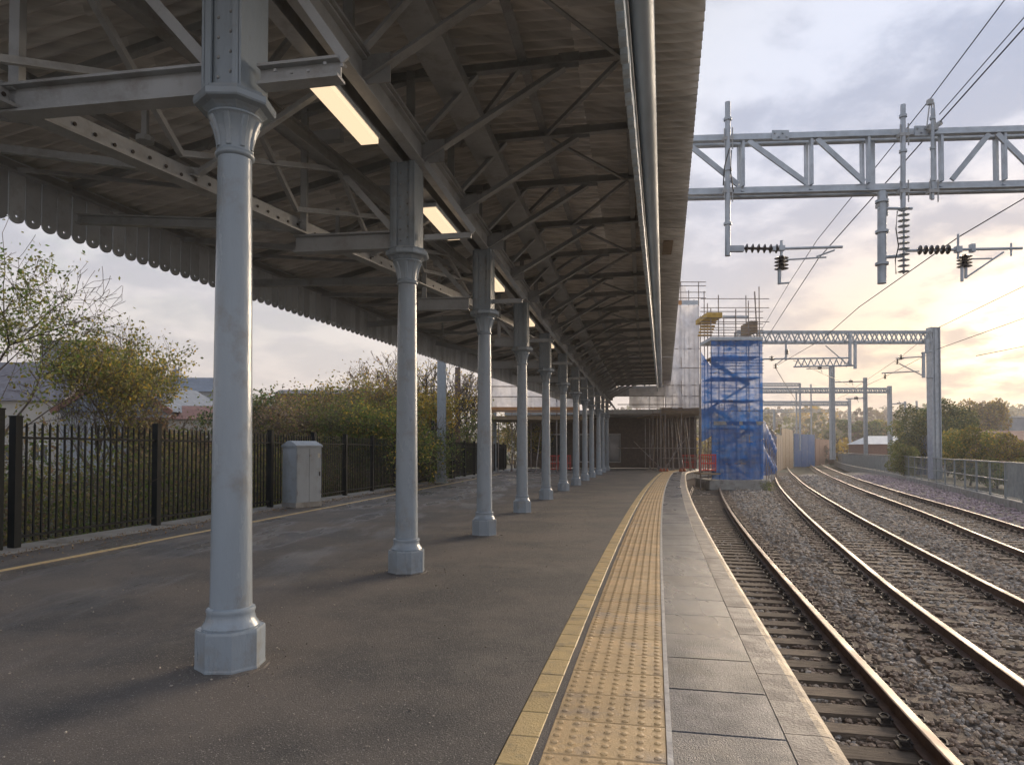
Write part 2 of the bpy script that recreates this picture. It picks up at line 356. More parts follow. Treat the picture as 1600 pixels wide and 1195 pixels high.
# ------------------------------------------------------------------ plan curves (X as a function of Y)
def E(y): return .849+.2027*y+.00077*y*y+(.02*(y-40)**2 if y > 40 else 0)       # platform edge
colY = [4.3, 7.6, 10.9, 14.8, 18.7, 22.6, 26.2, 30.0, 33.7, 37.1, 41.0, 44.2]
colX = [-1.76, -1.17, -.44, .22, .93, 1.70, 2.45, 3.20, 3.93, 4.70, 5.45, 6.15]
pf = np.polyfit(colY, colX, 2)
def C(y): return float(np.polyval(pf, y))                                      # column row
def G(y): return -.06+.222*y                                                   # right gutter line
def LV(y): return -5.85+.294*(y-7.8)                                           # left valance
def FL(y): return -8.43+.175*y                                                 # left fence
def slope(f, y): return (f(y+.05)-f(y-.05))/.1
def head(f, y): return -math.atan(slope(f, y))                                 # z-rotation that turns +Y onto the tangent
def sm(pts):
    ys = [p[0] for p in pts]; xs = [p[1] for p in pts]
    from mathutils import geometry
    def f(y):
        if y <= ys[0]: return xs[0]+(y-ys[0])*(xs[1]-xs[0])/(ys[1]-ys[0])
        if y >= ys[-1]: return xs[-1]+(y-ys[-1])*(xs[-1]-xs[-2])/(ys[-1]-ys[-2])
        i = max(k for k in range(len(ys)-1) if ys[k] <= y)
        def t(k):
            a, b = max(k-1, 0), min(k+1, len(ys)-1); return (xs[b]-xs[a])/(ys[b]-ys[a])
        h = ys[i+1]-ys[i]; u = (y-ys[i])/h
        return (2*u**3-3*u*u+1)*xs[i]+(u**3-2*u*u+u)*h*t(i)+(-2*u**3+3*u*u)*xs[i+1]+(u**3-u*u)*h*t(i+1)
    return f
def R1(y): return 2.0+.2078*y+.00114*y*y
R2 = sm([(2,3.5),(6.15,4.61),(11.4,6.1),(24,10.15),(39.6,15.5),(52.7,20.3),(69,26.4),(100,38.5),(146,57.4),(241,99),(420,205)])
R4 = sm([(4,7.2),(14.1,10.57),(23.2,13.97),(39.6,19.8),(66,29.9),(112,48.6),(160,68.6),(249,110),(420,213)])
def offs(f, d):
    def g(y): s = slope(f, y); return f(y)+d*math.sqrt(1+s*s)
    return g
R3 = offs(R2, 1.52); R5 = offs(R4, 1.52)
FR = sm([(10,12.9),(24.5,18.5),(27.6,19.8),(38.2,24.2),(57.8,31.9),(90.5,44.3),(150,70),(260,120)])
ZR = -.75

# ------------------------------------------------------------------ ground, platform, hills
def sheet(name, f0, f1, ys, z, nx, m, zf=None, kind='structure'):
    V = []; Fs = []
    for y in ys:
        for i in range(nx+1):
            x = f0(y)+(f1(y)-f0(y))*i/nx; V.append((x, y, z+(zf(x, y) if zf else 0)))
    for j in range(len(ys)-1):
        for i in range(nx): a = j*(nx+1)+i; Fs.append((a, a+1, a+nx+2, a+nx+1))
    b = MB(); b.add(V, Fs); o = b.build(name, m, smooth=True)
    if kind: o['kind'] = kind
    return o
gr = MB(); gr.add([(-900,-60,-1.6),(1320,-60,-1.6),(1320,880,-1.6),(-900,880,-1.6)], [(0,1,2,3)]); tag(gr.build('ground', soilm), kind='structure')
ysn = [1+.25*i for i in range(160)]+[41+1.0*i for i in range(60)]+[101+5*i for i in range(50)]
def bz(x, y):
    d1 = x-R1(y); d2 = R2(y)-x; z = .02*math.sin(3.1*x+1.3*y)+.02*math.sin(5.3*y-2.1*x)
    if d1 > .45 and d2 > .45: z += .09*min(1, (d1-.45)*3)*min(1, (d2-.45)*3)
    d3 = x-R3(y); d4 = R4(y)-x
    if d3 > .5 and d4 > .4: z += .10*min(1, (d3-.5)*2)*min(1, max(0, d4-.4)*2)
    if x-R5(y) > .4: z += .12*min(1, (x-R5(y)-.4)*1.5)
    return z
sheet('track_bed', lambda y: E(y)-.35, lambda y: FR(y)+.2, ysn, -1.0, 60, bedm, bz)
# land behind the left fence and beyond the right fence
sheet('verge', lambda y: -60, lambda y: FL(y)-.18, [-5+2.5*i for i in range(45)], -.35, 20, soilm, lambda x, y: .15*math.sin(x*.9)*math.sin(y*.7)-.006*max(0, -x-12))
sheet('embankment', lambda y: FR(y)+.22, lambda y: FR(y)+200, [8+6*i for i in range(60)], -.75, 24, soilm, lambda x, y: -.5*min(1, (x-FR(y))/4)+.1*math.sin(x)*math.sin(y))
# hills
def hz(x, y):
    h = 0
    if y > 180: h = 32*(1-math.exp(-((y-180)/220.0)))*(.8+.14*math.sin(x*.006+.6)+.07*math.sin(x*.017+2)+.04*math.sin(x*.05))
    return h*min(1, max(0, (x+140)/180)) + (4 if y > 120 else 0)*min(1, max(0, (-x-10)/60))
hv = sheet('hills', lambda y: -700, lambda y: 1300, [150+18*i for i in range(40)], -1.4, 90, hillm, hz)
# platform
pm = MB(); ys = [-3+.5*i for i in range(108)]
top_in = lambda y: FL(y)+.35; top_out = lambda y: E(y)-1.535
V = []; Fs = []
for y in ys:
    for i in range(13):
        V.append((top_in(y)+(top_out(y)-top_in(y))*i/12, y, 0))
for j in range(len(ys)-1):
    for i in range(12): a = j*13+i; Fs.append((a, a+1, a+14, a+13))
pm.add(V, Fs)
platform = pm.build('platform', asph); platform['kind'] = 'structure'
def part_sweep(name, f, prof, z, m, parent, y0=-3, y1=50, st=.5, smooth=False):
    b = MB(); b.sweep(prof, [(f(y0+i*st), y0+i*st, z) for i in range(int((y1-y0)/st)+1)]); return b.build(name, m, parent, smooth)
part_sweep('platform_wall', lambda y: E(y)-.25, [(-.2,-1.3),(.12,-1.3),(.12,-.12),(-.2,-.12)], 0, brickm, platform)
part_sweep('platform_body', lambda y: E(y)-.8, [(-.66,-.5),(.66,-.5),(.66,-.007),(-.66,-.007)], 0, concm, platform)
part_sweep('tarmac_joint', lambda y: E(y)-1.36, [(-.17,-.06),(.05,-.06),(.05,-.004),(-.17,-.004)], 0, asph, platform)
part_sweep('rear_kerb', lambda y: FL(y), [(-.18,-.9),(.35,-.9),(.35,.006),(-.18,.03)], 0, concm, platform)
b = MB(); pr = [(-.05,0),(.05,0),(.05,.004),(-.05,.004)]
b.sweep(pr, [(FL(y)+1.45-.012*y, y, 0) for y in [4+.5*i for i in range(70)]]); b.build('yellow_line', yelm, platform)
b = MB(); b.sweep([(-.013,-.02),(.013,-.02),(.013,.006),(-.013,.006)], [(E(y)-.775, y, 0) for y in ys]); b.build('white_line', whitel, platform)
# yellow line tiles, tactile tiles, grey slabs, coping stones: one object each
def tile_mesh(name, w, l, m, th=.06, blisters=False, gap=.002, roundx=False):
    b = MB(); hw, hl = w/2-gap, l/2-gap; c = .006
    if roundx:
        pr = [(-hw,-.12),(hw-.03,-.12),(hw,-.10),(hw,-.045),(hw-.012,-.018),(hw-.04,-.003),(hw-.075,0),(-hw,0)]
        vs = [(x, yy, zz) for yy in (-hl, hl) for x, zz in pr]; n = len(pr)
        fs = [(i, (i+1) % n, n+(i+1) % n, n+i) for i in range(n)]+[tuple(range(n))[::-1], tuple(range(n, 2*n))]
        b.add(vs, fs)
        for i in range(len(b.f)):
            if i in (2, 3, 4, 5): b.m[i] = 1
    else:
        vs = [(-hw,-hl,-th),(hw,-hl,-th),(hw,hl,-th),(-hw,hl,-th),(-hw,-hl,-c),(hw,-hl,-c),(hw,hl,-c),(-hw,hl,-c),(-hw+c,-hl+c,0),(hw-c,-hl+c,0),(hw-c,hl-c,0),(-hw+c,hl-c,0)]
        b.add(vs, [(0,3,2,1),(0,1,5,4),(1,2,6,5),(2,3,7,6),(3,0,4,7),(4,5,9,8),(5,6,10,9),(6,7,11,10),(7,4,8,11),(8,9,10,11)])
    if blisters:
        nx, ny = 7, round(l/.078)
        for i in range(nx):
            for j in range(ny):
                cx = (i-(nx-1)/2)*.078; cy = (j-(ny-1)/2)*l/ny
                b.lathe([(.019,-.001),(.017,.004),(.010,.0065)], 8, (cx, cy, 0))
    return b.mesh(name, m if not roundx else [copem, copey], smooth=blisters)
def lay(name, mes, off, l, y0, y1, jit=.0015):
    y = y0; k = 0
    while y < y1:
        f = offs(E, -off); s = slope(E, y); dy = l/math.sqrt(1+s*s); yc = y+dy/2
        me = mes if not isinstance(mes, list) else mes[k % len(mes)]
        o = piece(name, me, platform, (f(yc), yc, random.uniform(-jit, jit)+.001), head(E, yc)); y += dy; k += 1
tact = tile_mesh('tactile_tile', .55, .39, tactm, blisters=True)
tact_plain = tile_mesh('tactile_tile', .55, .39, tactm)
lay('tactile_tile', tact, 1.045, .39, 1.5, 48)
lay('yellow_tile', tile_mesh('yellow_tile', .15, .30, yelm), 1.43, .30, 1.5, 48)
lay('paving_slab', tile_mesh('paving_slab', .54, .60, slabm), .49, .60, 1.5, 49)
lay('coping_stone', tile_mesh('coping_stone', .244, .45, copem, roundx=True), .10, .45, 1.5, 50)

# ------------------------------------------------------------------ railway tracks
def track(label, fa, fb, y0, y1, ys1, spacing, clips_to, slen=2.5):
    mid = lambda y: (fa(y)+fb(y))/2
    t = thing('railway_track', label, 'railway track', (mid(y0), y0, -1.0), group='railway tracks')
    yy = []; y = y0
    while y < y1: yy.append(y); y += .5 if y < 60 else (2 if y < 150 else 6)
    for f in (fa, fb):
        b = MB()
        P = [(-.07,0),(.07,0),(.07,.012),(.014,.03),(.01,.105),(.034,.118),(.036,.145),(.026,.15),(-.026,.15),(-.036,.145),(-.034,.118),(-.01,.105),(-.014,.03),(-.07,.012)]
        b.sweep([(x*1.12, zz) for x, zz in P], [(f(q), q, ZR-.15) for q in yy])
        n = len(P)
        for i in range(len(b.f)):
            if i < (len(yy)-1)*n and i % n in (6, 7, 8): b.m[i] = 1
        b.build('rail', [rustm, railtop], t, smooth=False)
    sb = MB()
    for k in range(1):
        sb.box((0, 0, -.07), (slen, .23, .14))
    sme = []
    for k in range(4):
        q = MB(); q.box((0,0,-.07), (slen*random.uniform(.97, 1.03), random.uniform(.20,.25), .14)); sme.append(q.mesh('sleeper', woodm))
    cm = MB()                                             # chair: base plate + looped spring clip each side of the foot
    cm.box((0,0,-.004), (.36,.15,.02))
    for sg in (-1, 1):
        cm.pipe([(sg*.085, -.05, .03), (sg*.10, .03, .055), (sg*.14, .055, .055), (sg*.17, .02, .05), (sg*.16, -.03, .035), (sg*.12, -.045, .045), (sg*.09,-.01,.05)], .012, 5)
        cm.box((sg*.125, 0, .015), (.05, .09, .035))
    cme = cm.mesh('rail_chair', clipm, smooth=True)
    y = y0; k = 0
    while y < ys1:
        h = head(mid, y)
        piece('sleeper', random.choice(sme), t, (mid(y)+random.uniform(-.03,.03), y, ZR-.165+random.uniform(-.008,.004)), h+random.uniform(-.015,.015))
        if y < clips_to:
            for f in (fa, fb):
                piece('rail_chair', cme, t, (f(y), y, ZR-.152), h)
        y += spacing*random.uniform(.97, 1.03); k += 1
    return t
track('rusty platform-side track ending under the blue scaffold tower', lambda y: R1(y)-1.54, R1, 1.8, 39, 38.5, .43, 26)
track('middle track with bright worn railheads, curving right past the blue scaffold', R2, R3, 2.5, 400, 70, .47, 26)
track('far right track curving beside the grey fence and pinkish ballast', R4, R5, 5, 400, 80, .5, 34)

# ballast stones
ico_v = np.array([(0,0,1),(.89,0,.45),(.28,.85,.45),(-.72,.53,.45),(-.72,-.53,.45),(.28,-.85,.45),(.72,.53,-.45),(-.28,.85,-.45),(-.89,0,-.45),(-.28,-.85,-.45),(.72,-.53,-.45),(0,0,-1)])
ico_f = np.array([(0,1,2),(0,2,3),(0,3,4),(0,4,5),(0,5,1),(1,6,2),(2,7,3),(3,8,4),(4,9,5),(5,10,1),(6,7,2),(7,8,3),(8,9,4),(9,10,5),(10,6,1)])
def stones(name, P, size, cols):
    n = len(P); k = len(ico_v)
    sc = size[:, None]*rng.uniform(.6, 1.25, (n, 3))*np.array([1, 1, .75]); a = rng.uniform(0, 6.28, n); ca, sa = np.cos(a), np.sin(a)
    v = ico_v[None]*(1+rng.uniform(-.22, .22, (n, k, 1)))*sc[:, None, :]
    x = v[..., 0]*ca[:, None]-v[..., 1]*sa[:, None]; y = v[..., 0]*sa[:, None]+v[..., 1]*ca[:, None]
    V = np.stack([x+P[:, None, 0], y+P[:, None, 1], v[..., 2]+P[:, None, 2]], -1).reshape(-1, 3)
    F = (ico_f[None]+np.arange(n)[:, None, None]*k).reshape(-1, 3)
    return link(name, fast_mesh(name, V, F, stonem, np.repeat(cols, len(ico_f), 0)))
pts = []; szs = []; cl = []
for (ya, yb, dens, s0) in ((2.6, 7, 700, .025), (7, 12, 400, .030), (12, 20, 150, .037), (20, 34, 46, .048), (34, 60, 14, .07)):
    for yi in np.arange(ya, yb, .5):
        x0, x1 = E(yi)-.1, min(FR(yi), .80*yi+1.2)
        if x1 <= x0: continue
        n = int((x1-x0)*.5*dens); xs = rng.uniform(x0, x1, n); yss = rng.uniform(yi, yi+.5, n)
        for x, y in zip(xs, yss):
            r1, r2, r3, r4, r5 = R1(y), R2(y), R3(y), R4(y), R5(y)
            if y < 39 and min(abs(x-r1), abs(x-r1+1.54)) < .12: continue
            if min(abs(x-r2), abs(x-r3), abs(x-r4), abs(x-r5)) < .12: continue
            z = -1.0+bz(x, y)+random.uniform(-.012, .05)
            onbed = (x < r1+.55 and y < 39) or (r2-.5 < x < r3+.5) or (r4-.5 < x < r5+.5)
            if onbed: z = random.uniform(-.985, -.94) if x < r1-.1 else random.uniform(-.975, -.905)
            if onbed and x < r1-.1 and random.random() < .12: continue
            pts.append((x, y, z)); szs.append(s0*random.uniform(.65, 1.35))
            u = random.random(); g = random.uniform(.24, .62)
            if x > r5+.2: c = (g*1.15, g*.90, g*.95)
            elif min(abs(x-r2), abs(x-r3), abs(x-r1), abs(x-r4), abs(x-r5)) < .45: c = (g*.80, g*.60, g*.45)
            elif u < .3: c = (g*1.12, g*.88, g*.66)
            elif u < .6: c = (g*1.12, g*.95, g*.77)
            else: c = (g*1.05, g*.95, g*.84)
            cl.append(c)
tag(stones('ballast', np.array(pts), np.array(szs), np.array(cl)), kind='stuff')

# ------------------------------------------------------------------ columns
col0 = thing('iron_column', 'x', 'column', (0,0,0), group='grey cast iron columns in a row under the canopy')
A8 = math.pi/8
b = MB(); r = .208/math.cos(A8)
b.lathe([(r*1.01,0),(r*1.01,.02),(r,.03),(r,.235),(r*.985,.25)], 8, a0=A8+.2); b.build('plinth', paint, col0)
b = MB(); b.lathe([(.185,.25),(.188,.262),(.18,.275),(.165,.295),(.155,.33),(.158,.345),(.162,.355),(.158,.37),(.142,.378)], 32); b.build('base_moulding', paint, col0, True)
b = MB(); b.lathe([(.138,.37),(.133,.8),(.128,1.5),(.121,2.3),(.112,3.2)], 32); b.build('shaft', paint, col0, True)
b = MB(); b.lathe([(.112,3.19),(.128,3.2),(.132,3.21),(.128,3.225),(.116,3.235),(.114,3.26),(.12,3.31),(.135,3.37),(.158,3.42),(.172,3.435),(.18,3.44),(.178,3.452),(.165,3.456)], 32)
for i in range(8):
    a = A8*2*i+.2; ca, sa = math.cos(a), math.sin(a)
    b.sweep([(-.022,-.006),(.022,-.006),(.014,.008),(-.014,.008)], [(.116*ca,.116*sa,3.25),(.124*ca,.124*sa,3.31),(.14*ca,.14*sa,3.37),(.168*ca,.168*sa,3.43)], up=Vector((ca,sa,0)))
b.build('capital', paint, col0, True)
b = MB(); b.lathe([(.165,3.455),(.19,3.475),(.215,3.49),(.262,3.50),(.27,3.51),(.27,3.545),(.262,3.555),(.24,3.565),(.235,3.58)], 8, a0=A8+.2); b.build('abacus', paint, col0)
b = MB()
b.box((0,0,4.06), (.17,.27,.96)); b.box((-.135,0,4.06), (.02,.34,.96)); b.box((.135,0,4.06), (.02,.34,.96))
b.box((-.105,-.16,4.06), (.05,.02,.96)); b.box((.105,-.16,4.06), (.05,.02,.96)); b.box((-.165,-.05,4.06), (.045,.13,.96)); 
b.build('upper_post', paint, col0)
b = MB(); random.seed(3)
for s in (-1, 1):
    for k in range(7):
        zz = 3.66+k*.125+(.03 if s > 0 else 0); b.lathe([(.012,0),(.010,.006),(.005,.010)], 6, (0,0,0))
        n = 18
        for q in range(len(b.v)-n, len(b.v)):
            x, y, z = b.v[q]; b.v[q] = (x+s*.045, -.135-z, zz+y)
bo = b.build('rivets', steel_dk, col0)
b = MB(); b.lathe([(.26,-.002),(.25,.008),(.2,.012)], 12); b.build('grout_collar', asph, col0)
col0.scale = (.91, .91, 1)
cols = [col0]
for i in range(1, len(colY)): cols.append(copy_tree(col0))
extra = [(47.5, 6.95), (50.5, 7.7)]
for i, c in enumerate(cols):
    c.location = (colX[i], colY[i], 0); c.rotation_euler = (0, 0, head(C, colY[i]))
    c['label'] = ('nearest and largest grey iron column, on an octagonal plinth at the left' if i == 0 else
                  ORD[i]+' grey iron column from the camera in the row under the canopy')

# ------------------------------------------------------------------ canopy
canopy = thing('platform_canopy', 'long steel canopy with corrugated roof and scalloped valances over the platform', 'canopy', (C(5), 5, 0))
def line(f, z, y0, y1, st=1.65): 
    n = max(1, int((y1-y0)/st)); return [(f(y0+(y1-y0)*i/n), y0+(y1-y0)*i/n, z if not callable(z) else z(y0+(y1-y0)*i/n)) for i in range(n+1)]
YE = 45.5
def Cg(o): return lambda y: C(y)+o*1.02
# main girder on the column tops: two flanges, webs
b = MB(); b.ibeam(line(Cg(-.10), 4.66, 1.2, YE), .12, .26, .02); b.build('main_girder', steel, canopy)
b = MB(); b.ibeam(line(Cg(.12), 4.66, 1.2, YE), .12, .26, .02); b.build('main_girder', steel, canopy)
b = MB(); b.sweep([(-.20,-.012),(.20,-.012),(.20,.012),(-.20,.012)], line(Cg(.01), 4.81, 1.2, YE)); b.build('girder_plate', steel, canopy)
b = MB(); b.sweep([(-.17,-.06),(.17,-.06),(.17,.08),(.15,.08),(.15,-.04),(-.15,-.04),(-.15,.08),(-.17,.08)], line(Cg(.50), 5.36, 1.2, YE)); b.build('valley_gutter', steel, canopy)
# purlins on the right, left longitudinals
b = MB(); b.angle(line(Cg(1.27), 5.66, 1.2, YE), .10, .12); b.build('purlin', steel_dk, canopy)
b = MB(); b.angle(line(Cg(2.40), 5.64, 1.2, YE), .09, .10); b.build('purlin', steel_dk, canopy)
def LB(y): return -3.40+.30*(y-4.5)                       # pierced beam on the left
def L2(y): return -2.71+.272*(y-4.78)
def zLB(y): return 3.74+.055*(y-4.5) if y < 14 else 4.26+.02*(y-14)
def zroofL(x, y):                                        # underside of the roof left of the columns
    g0, g1 = LV(y), C(y)+.5
    u = min(1, max(0, (x-g0)/(g1-g0))); return 4.68+u*1.10
lb_end = 17.5
b = MB(); b.angle(line(LB, zLB, 2, lb_end), .15, .20, .02); b.build('pierced_beam', steel, canopy)
# its punched holes: dark bolt heads in a row
b = MB(); y = 3.2
while y < 12:
    p = Vector((LB(y)-.052, y, zLB(y)+.01+.012*math.sin(y*9))); 
    b.tube(p, p+Vector((.006, -.002, 0)), .016, 8); y += .17 if y < 9 else .3
b.build('bolt_heads', clipm, canopy)['kind'] = 'stuff'
b = MB(); b.ibeam(line(L2, 4.55, 2, 12), .10, .16); b.build('side_girder', steel_dk, canopy)
b = MB(); b.angle(line(lambda y: LV(y)+.30, 4.55, 4, 38), .09, .12); b.build('eaves_purlin', steel_dk, canopy)
b = MB(); b.angle(line(lambda y: LV(y)+1.6, lambda y: zroofL(LV(y)+1.6, y)-.07, 4, 32), .08, .10); b.build('purlin', steel_dk, canopy)
b = MB(); b.angle(line(lambda y: (LV(y)+C(y))/2+.6, lambda y: zroofL((LV(y)+C(y))/2+.6, y)-.07, 3, 38), .08, .10); b.build('purlin', steel_dk, canopy)
def perp(y, off, z, f=C):                                 # a point off metres right of the row, square to it
    s = slope(C, y); k = math.sqrt(1+s*s); return Vector((C(y)+off/k, y-off*s/k, z))
def edge_off(y):                                          # offset of the right valance
    o = 2.5
    for _ in range(6):
        p = perp(y, o, 0); o += (G(p.y)-.28-p.x)
    return o
def left_off(y, f=LV):
    o = -3
    for _ in range(10):
        p = perp(y, o, 0); o += (f(p.y)-p.x)
    return o
def gusset(b, p, w, h, ang=0):
    b.box(p, (w, .016, h), ang)
stations = []
for i in range(len(colY)-1): stations += [colY[i], (colY[i]+colY[i+1])/2]
stations = [2.6]+stations+[colY[-1]]
for i, y in enumerate(stations):
    iscol = i % 2 == 1; h = head(C, y); eo = edge_off(y); lo = left_off(y)
    wy = Vector((0,0,1))
    # right tie at roof level
    b = MB(); b.angle([perp(y, -.45, 5.56), perp(y, eo-.03, 5.58)], .09, .13); 
    gusset(b, perp(y, 1.78, 5.55), .22, .17, h); 
    b.build('tie_beam', steel_dk, canopy)
    b = MB(); b.angle([perp(y, .10, 4.60), perp(y, 1.72, 5.50)], .11, .10); gusset(b, perp(y, .22, 4.68), .34, .26, h)
    b.build('knee_brace', steel_dk, canopy)
    b = MB(); b.angle([perp(y, .04, 4.80), perp(y, .75, 5.50)], .08, .08); b.build('short_brace', steel, canopy)
    b = MB(); b.beam(perp(y, .0, 4.78), perp(y, .0, 5.6), .09, .07); b.build('strut', steel_dk, canopy)
    # left rafters follow the roof
    pl_ = perp(y, lo+.12, 0); pr_ = perp(y, .45, 0)
    za, zb = zroofL(pl_.x, pl_.y)-.10, zroofL(pr_.x, pr_.y)-.12
    b = MB(); b.angle([Vector((pl_.x, pl_.y, za)), Vector((pr_.x, pr_.y, zb))], .08, .13); b.build('rafter', steel_dk, canopy)
    if iscol:
        # low tie at capital level
        ll = lo+.3
        b = MB(); b.ibeam([perp(y, ll, 4.38 if y > 16 else 4.2), perp(y, left_off(y, LB) if y < 16 else ll*.5, zLB(y)+.02 if y < 16 else 4.0)], .09, .12)
        b.build('outer_tie', steel, canopy)
        b = MB(); b.ibeam([perp(y, (left_off(y, LB)-.1) if y < 16 else ll*.5, 3.72), perp(y, -.17, 3.70)], .13, .20); b.build('low_tie', steel, canopy)
        b = MB()
        if i > 1: b.angle([perp(y, .16, 3.72), perp(y, .70, 3.72)], .05, .07)
        else: b.ibeam([perp(y, .16, 3.70), perp(y, .70, 3.70)], .11, .13)
        for k in range(5 if i < 2 else 0): 
            p = perp(y, .28+k*.11, 3.70); b.box((p.x, p.y-.062, p.z+random.uniform(-.02,.02)), (.018,.01,.018))
        b.build('bracket_arm', steel, canopy)
        b = MB(); b.angle([perp(y, .74, 3.74), perp(y, .18, 4.55)], .06, .06); b.build('arm_brace', steel, canopy)
        b = MB(); b.angle([perp(y, -.16, 3.78), perp(y, -1.25, 5.0)], .07, .07); b.build('arm_brace', steel, canopy)
        mo = (left_off(y, LB) if y < 16 else ll*.5); pm_ = perp(y, mo, 0)
        b = MB(); b.beam(perp(y, mo, 3.8), perp(y, mo, zroofL(pm_.x, pm_.y)-.1), .07, .07); b.build('strut', steel, canopy)
    else:
        mo = left_off(y, LB) if y < 16 else lo*.5
        b = MB(); b.angle([perp(y, lo+.35, 4.45), perp(y, mo, (zLB(y) if y < 16 else 4.2)+.08)], .07, .09); b.build('lattice_brace', steel, canopy)
        b = MB(); b.angle([perp(y, mo, (zLB(y) if y < 16 else 4.2)+.08), perp(y, -.15, 4.62)], .06, .08); b.build('lattice_brace', steel, canopy)
        b = MB(); b.beam(perp(y, mo*1.0-.55, 4.25), perp(y, mo-.55, 4.75), .05, .05)
        p = perp(y, mo-.55, 4.25); b.tube(p-Vector((0,0,.03)), p+Vector((0,0,.02)), .08, 10); b.build('hanger', steel, canopy)
    # spliced packing plates
    b = MB(); p = perp(y, -1.1, 4.95); b.box(p, (.55,.10,.12), h)
    for k in range(4): b.box((p.x-.2+k*.12, p.y-.055, p.z+random.uniform(-.03,.03)), (.016,.01,.016))
    b.build('splice_plate', steel, canopy)
# crossing diagonals between the side girder and the pierced beam
for i in range(1, 9):
    y0, y1 = stations[i], stations[i+1]
    if y1 < 16:
        for a_, c_ in ((y0, y1), (y1, y0)):
            b = MB(); b.angle([Vector((LB(a_)+.05, a_, zLB(a_)+.14)), Vector((L2(c_), c_, 4.5))], .045, .06); b.build('cross_brace', steel, canopy)
for i in range(0, len(stations)-1):
    y0, y1 = stations[i], stations[i+1]
    b = MB(); b.angle([perp(y0, 2.35, 5.52), perp(y1, 1.3, 5.54)] if i % 2 else [perp(y0, 1.3, 5.54), perp(y1, 2.35, 5.52)], .045, .05); b.build('cross_brace', steel_dk, canopy)
    b = MB(); b.angle([Vector((LV(y0)+.35, y0, 4.5)), Vector((LV(y1)+1.6, y1, zroofL(LV(y1)+1.6, y1)-.14))] if y1 < 32 else [perp(y0, -.3, 5.2), perp(y1, -1.0, 5.1)], .045, .055); b.build('cross_brace', steel, canopy)
# plan diagonals in the roof
for i in range(len(stations)-1):
    y0, y1 = stations[i], stations[i+1]
    if i % 2 == 0:
        b = MB(); b.angle([perp(y0, -.5, 5.1), perp(y1, left_off(y1)*.55, 4.95)], .05, .06); b.build('wind_brace', steel_dk, canopy)
    else:
        b = MB(); b.angle([perp(y0, 1.25, 5.53), perp(y1, .15, 5.50)], .05, .06); b.build('wind_brace', steel_dk, canopy)
# corrugated roof sheets, right and left of the row
def roof_panel(y0, y1, xa, za, xb, zb, ncross, amp=.048, pitch=.165, name='roof_sheet'):
    ph = y0/pitch; n = max(6, int((y1-y0)/pitch*10)); V = []; Fs = []
    dz = random.uniform(-.012, .012)
    for i in range(n+1):
        y = y0+(y1-y0)*i/n
        for j in range(ncross+1):
            u = j/ncross; x = xa(y)*(1-u)+xb(y)*u; yy = y-(x-C(y))*slope(C, y)*.95
            w = amp*math.tanh(1.6*math.sin(2*math.pi*y/pitch))+.006*math.sin(yy*1.7+j)
            za_, zb_ = (za(y) if callable(za) else za), (zb(y) if callable(zb) else zb)
            V.append((x, yy, za_*(1-u)+zb_*u+w+dz))
    for i in range(n):
        for j in range(ncross): a = i*(ncross+1)+j; Fs.append((a, a+1, a+ncross+2, a+ncross+1))
    b = MB(); b.add(V, Fs); o = b.build(name, roofm, canopy, smooth=True)
    return o
edges_y = [2.0+1.7*i for i in range(27)]
for k in range(len(edges_y)-1):
    y0, y1 = edges_y[k], edges_y[k+1]+.05
    # right: split in two sheets across
    roof_panel(y0, y1, lambda y: C(y)+.3, 5.86, lambda y: C(y)+1.85, 5.83, 5)
    # outer sheet reaches beyond the gutter
    roof_panel(y0+.02, y1, lambda y: C(y)+1.80, 5.80, lambda y: -.06+.222*y+.24+.222*.6, 5.75, 6)
    if y0 < 39:
        roof_panel(y0, y1, lambda y: LV(y)-.12, 4.72, lambda y: (LV(y)+C(y))/2+.3, 5.27, 5)
        roof_panel(y0+.02, y1, lambda y: (LV(y)+C(y))/2+.25, 5.24, lambda y: C(y)+.5, 5.82, 5)
    else:
        roof_panel(y0, y1, lambda y: C(y)-2.2, 5.2, lambda y: C(y)+.5, 5.82, 5)
# valance boards
def vboard(w, h, m, t=.022, dp=.075):
    """board with a rounded foot and a hole; face in XZ plane, top at z=0"""
    b = MB(); hw = w/2-.005; pr = [(-hw, 0), (-hw, -h+dp)]
    for k in range(9):
        a = math.pi+math.pi*k/8; pr.append((hw*.93*math.cos(a), -h+dp+dp*math.sin(a)))
    pr += [(hw, -h+dp), (hw, 0)]
    hc = (0, -h+.085); hr = .017; hole = [(hc[0]+hr*math.cos(2*math.pi*k/8+math.pi/2), hc[1]+hr*math.sin(2*math.pi*k/8+math.pi/2)) for k in range(8)]
    # front/back faces as two halves around the hole
    n = len(pr); vs = [(x, -t/2, z) for x, z in pr]+[(x, t/2, z) for x, z in pr]+[(x, -t/2, z) for x, z in hole]+[(x, t/2, z) for x, z in hole]
    mid = n//2
    # hole index 0 = top, goes counter-clockwise: left side 0..4
    top = len(vs); vs += [(0, -t/2, 0), (0, t/2, 0)]
    H = 2*n
    lf = [top]+list(range(0, mid+1))+[H+4, H+3, H+2, H+1, H]
    rf = [top, H, H+7, H+6, H+5, H+4]+list(range(mid, n))
    fs = [tuple(lf), tuple(rf)]
    fs += [tuple((top+1 if q == top else (q+n if q < n else q+8)) for q in f)[::-1] for f in (lf, rf)]
    for i in range(n-1): fs.append((i, i+n, i+1+n, i+1))
    for i in range(8): j = (i+1) % 8; fs.append((H+i, H+j, H+8+j, H+8+i))
    fs.append((top, n-1, 2*n-1, top+1)); fs.append((top+1, n, 0, top))
    b.add(vs, fs); return b.mesh('valance_board', m)
vbl = vboard(.205, .62, boardm); y = 4.4
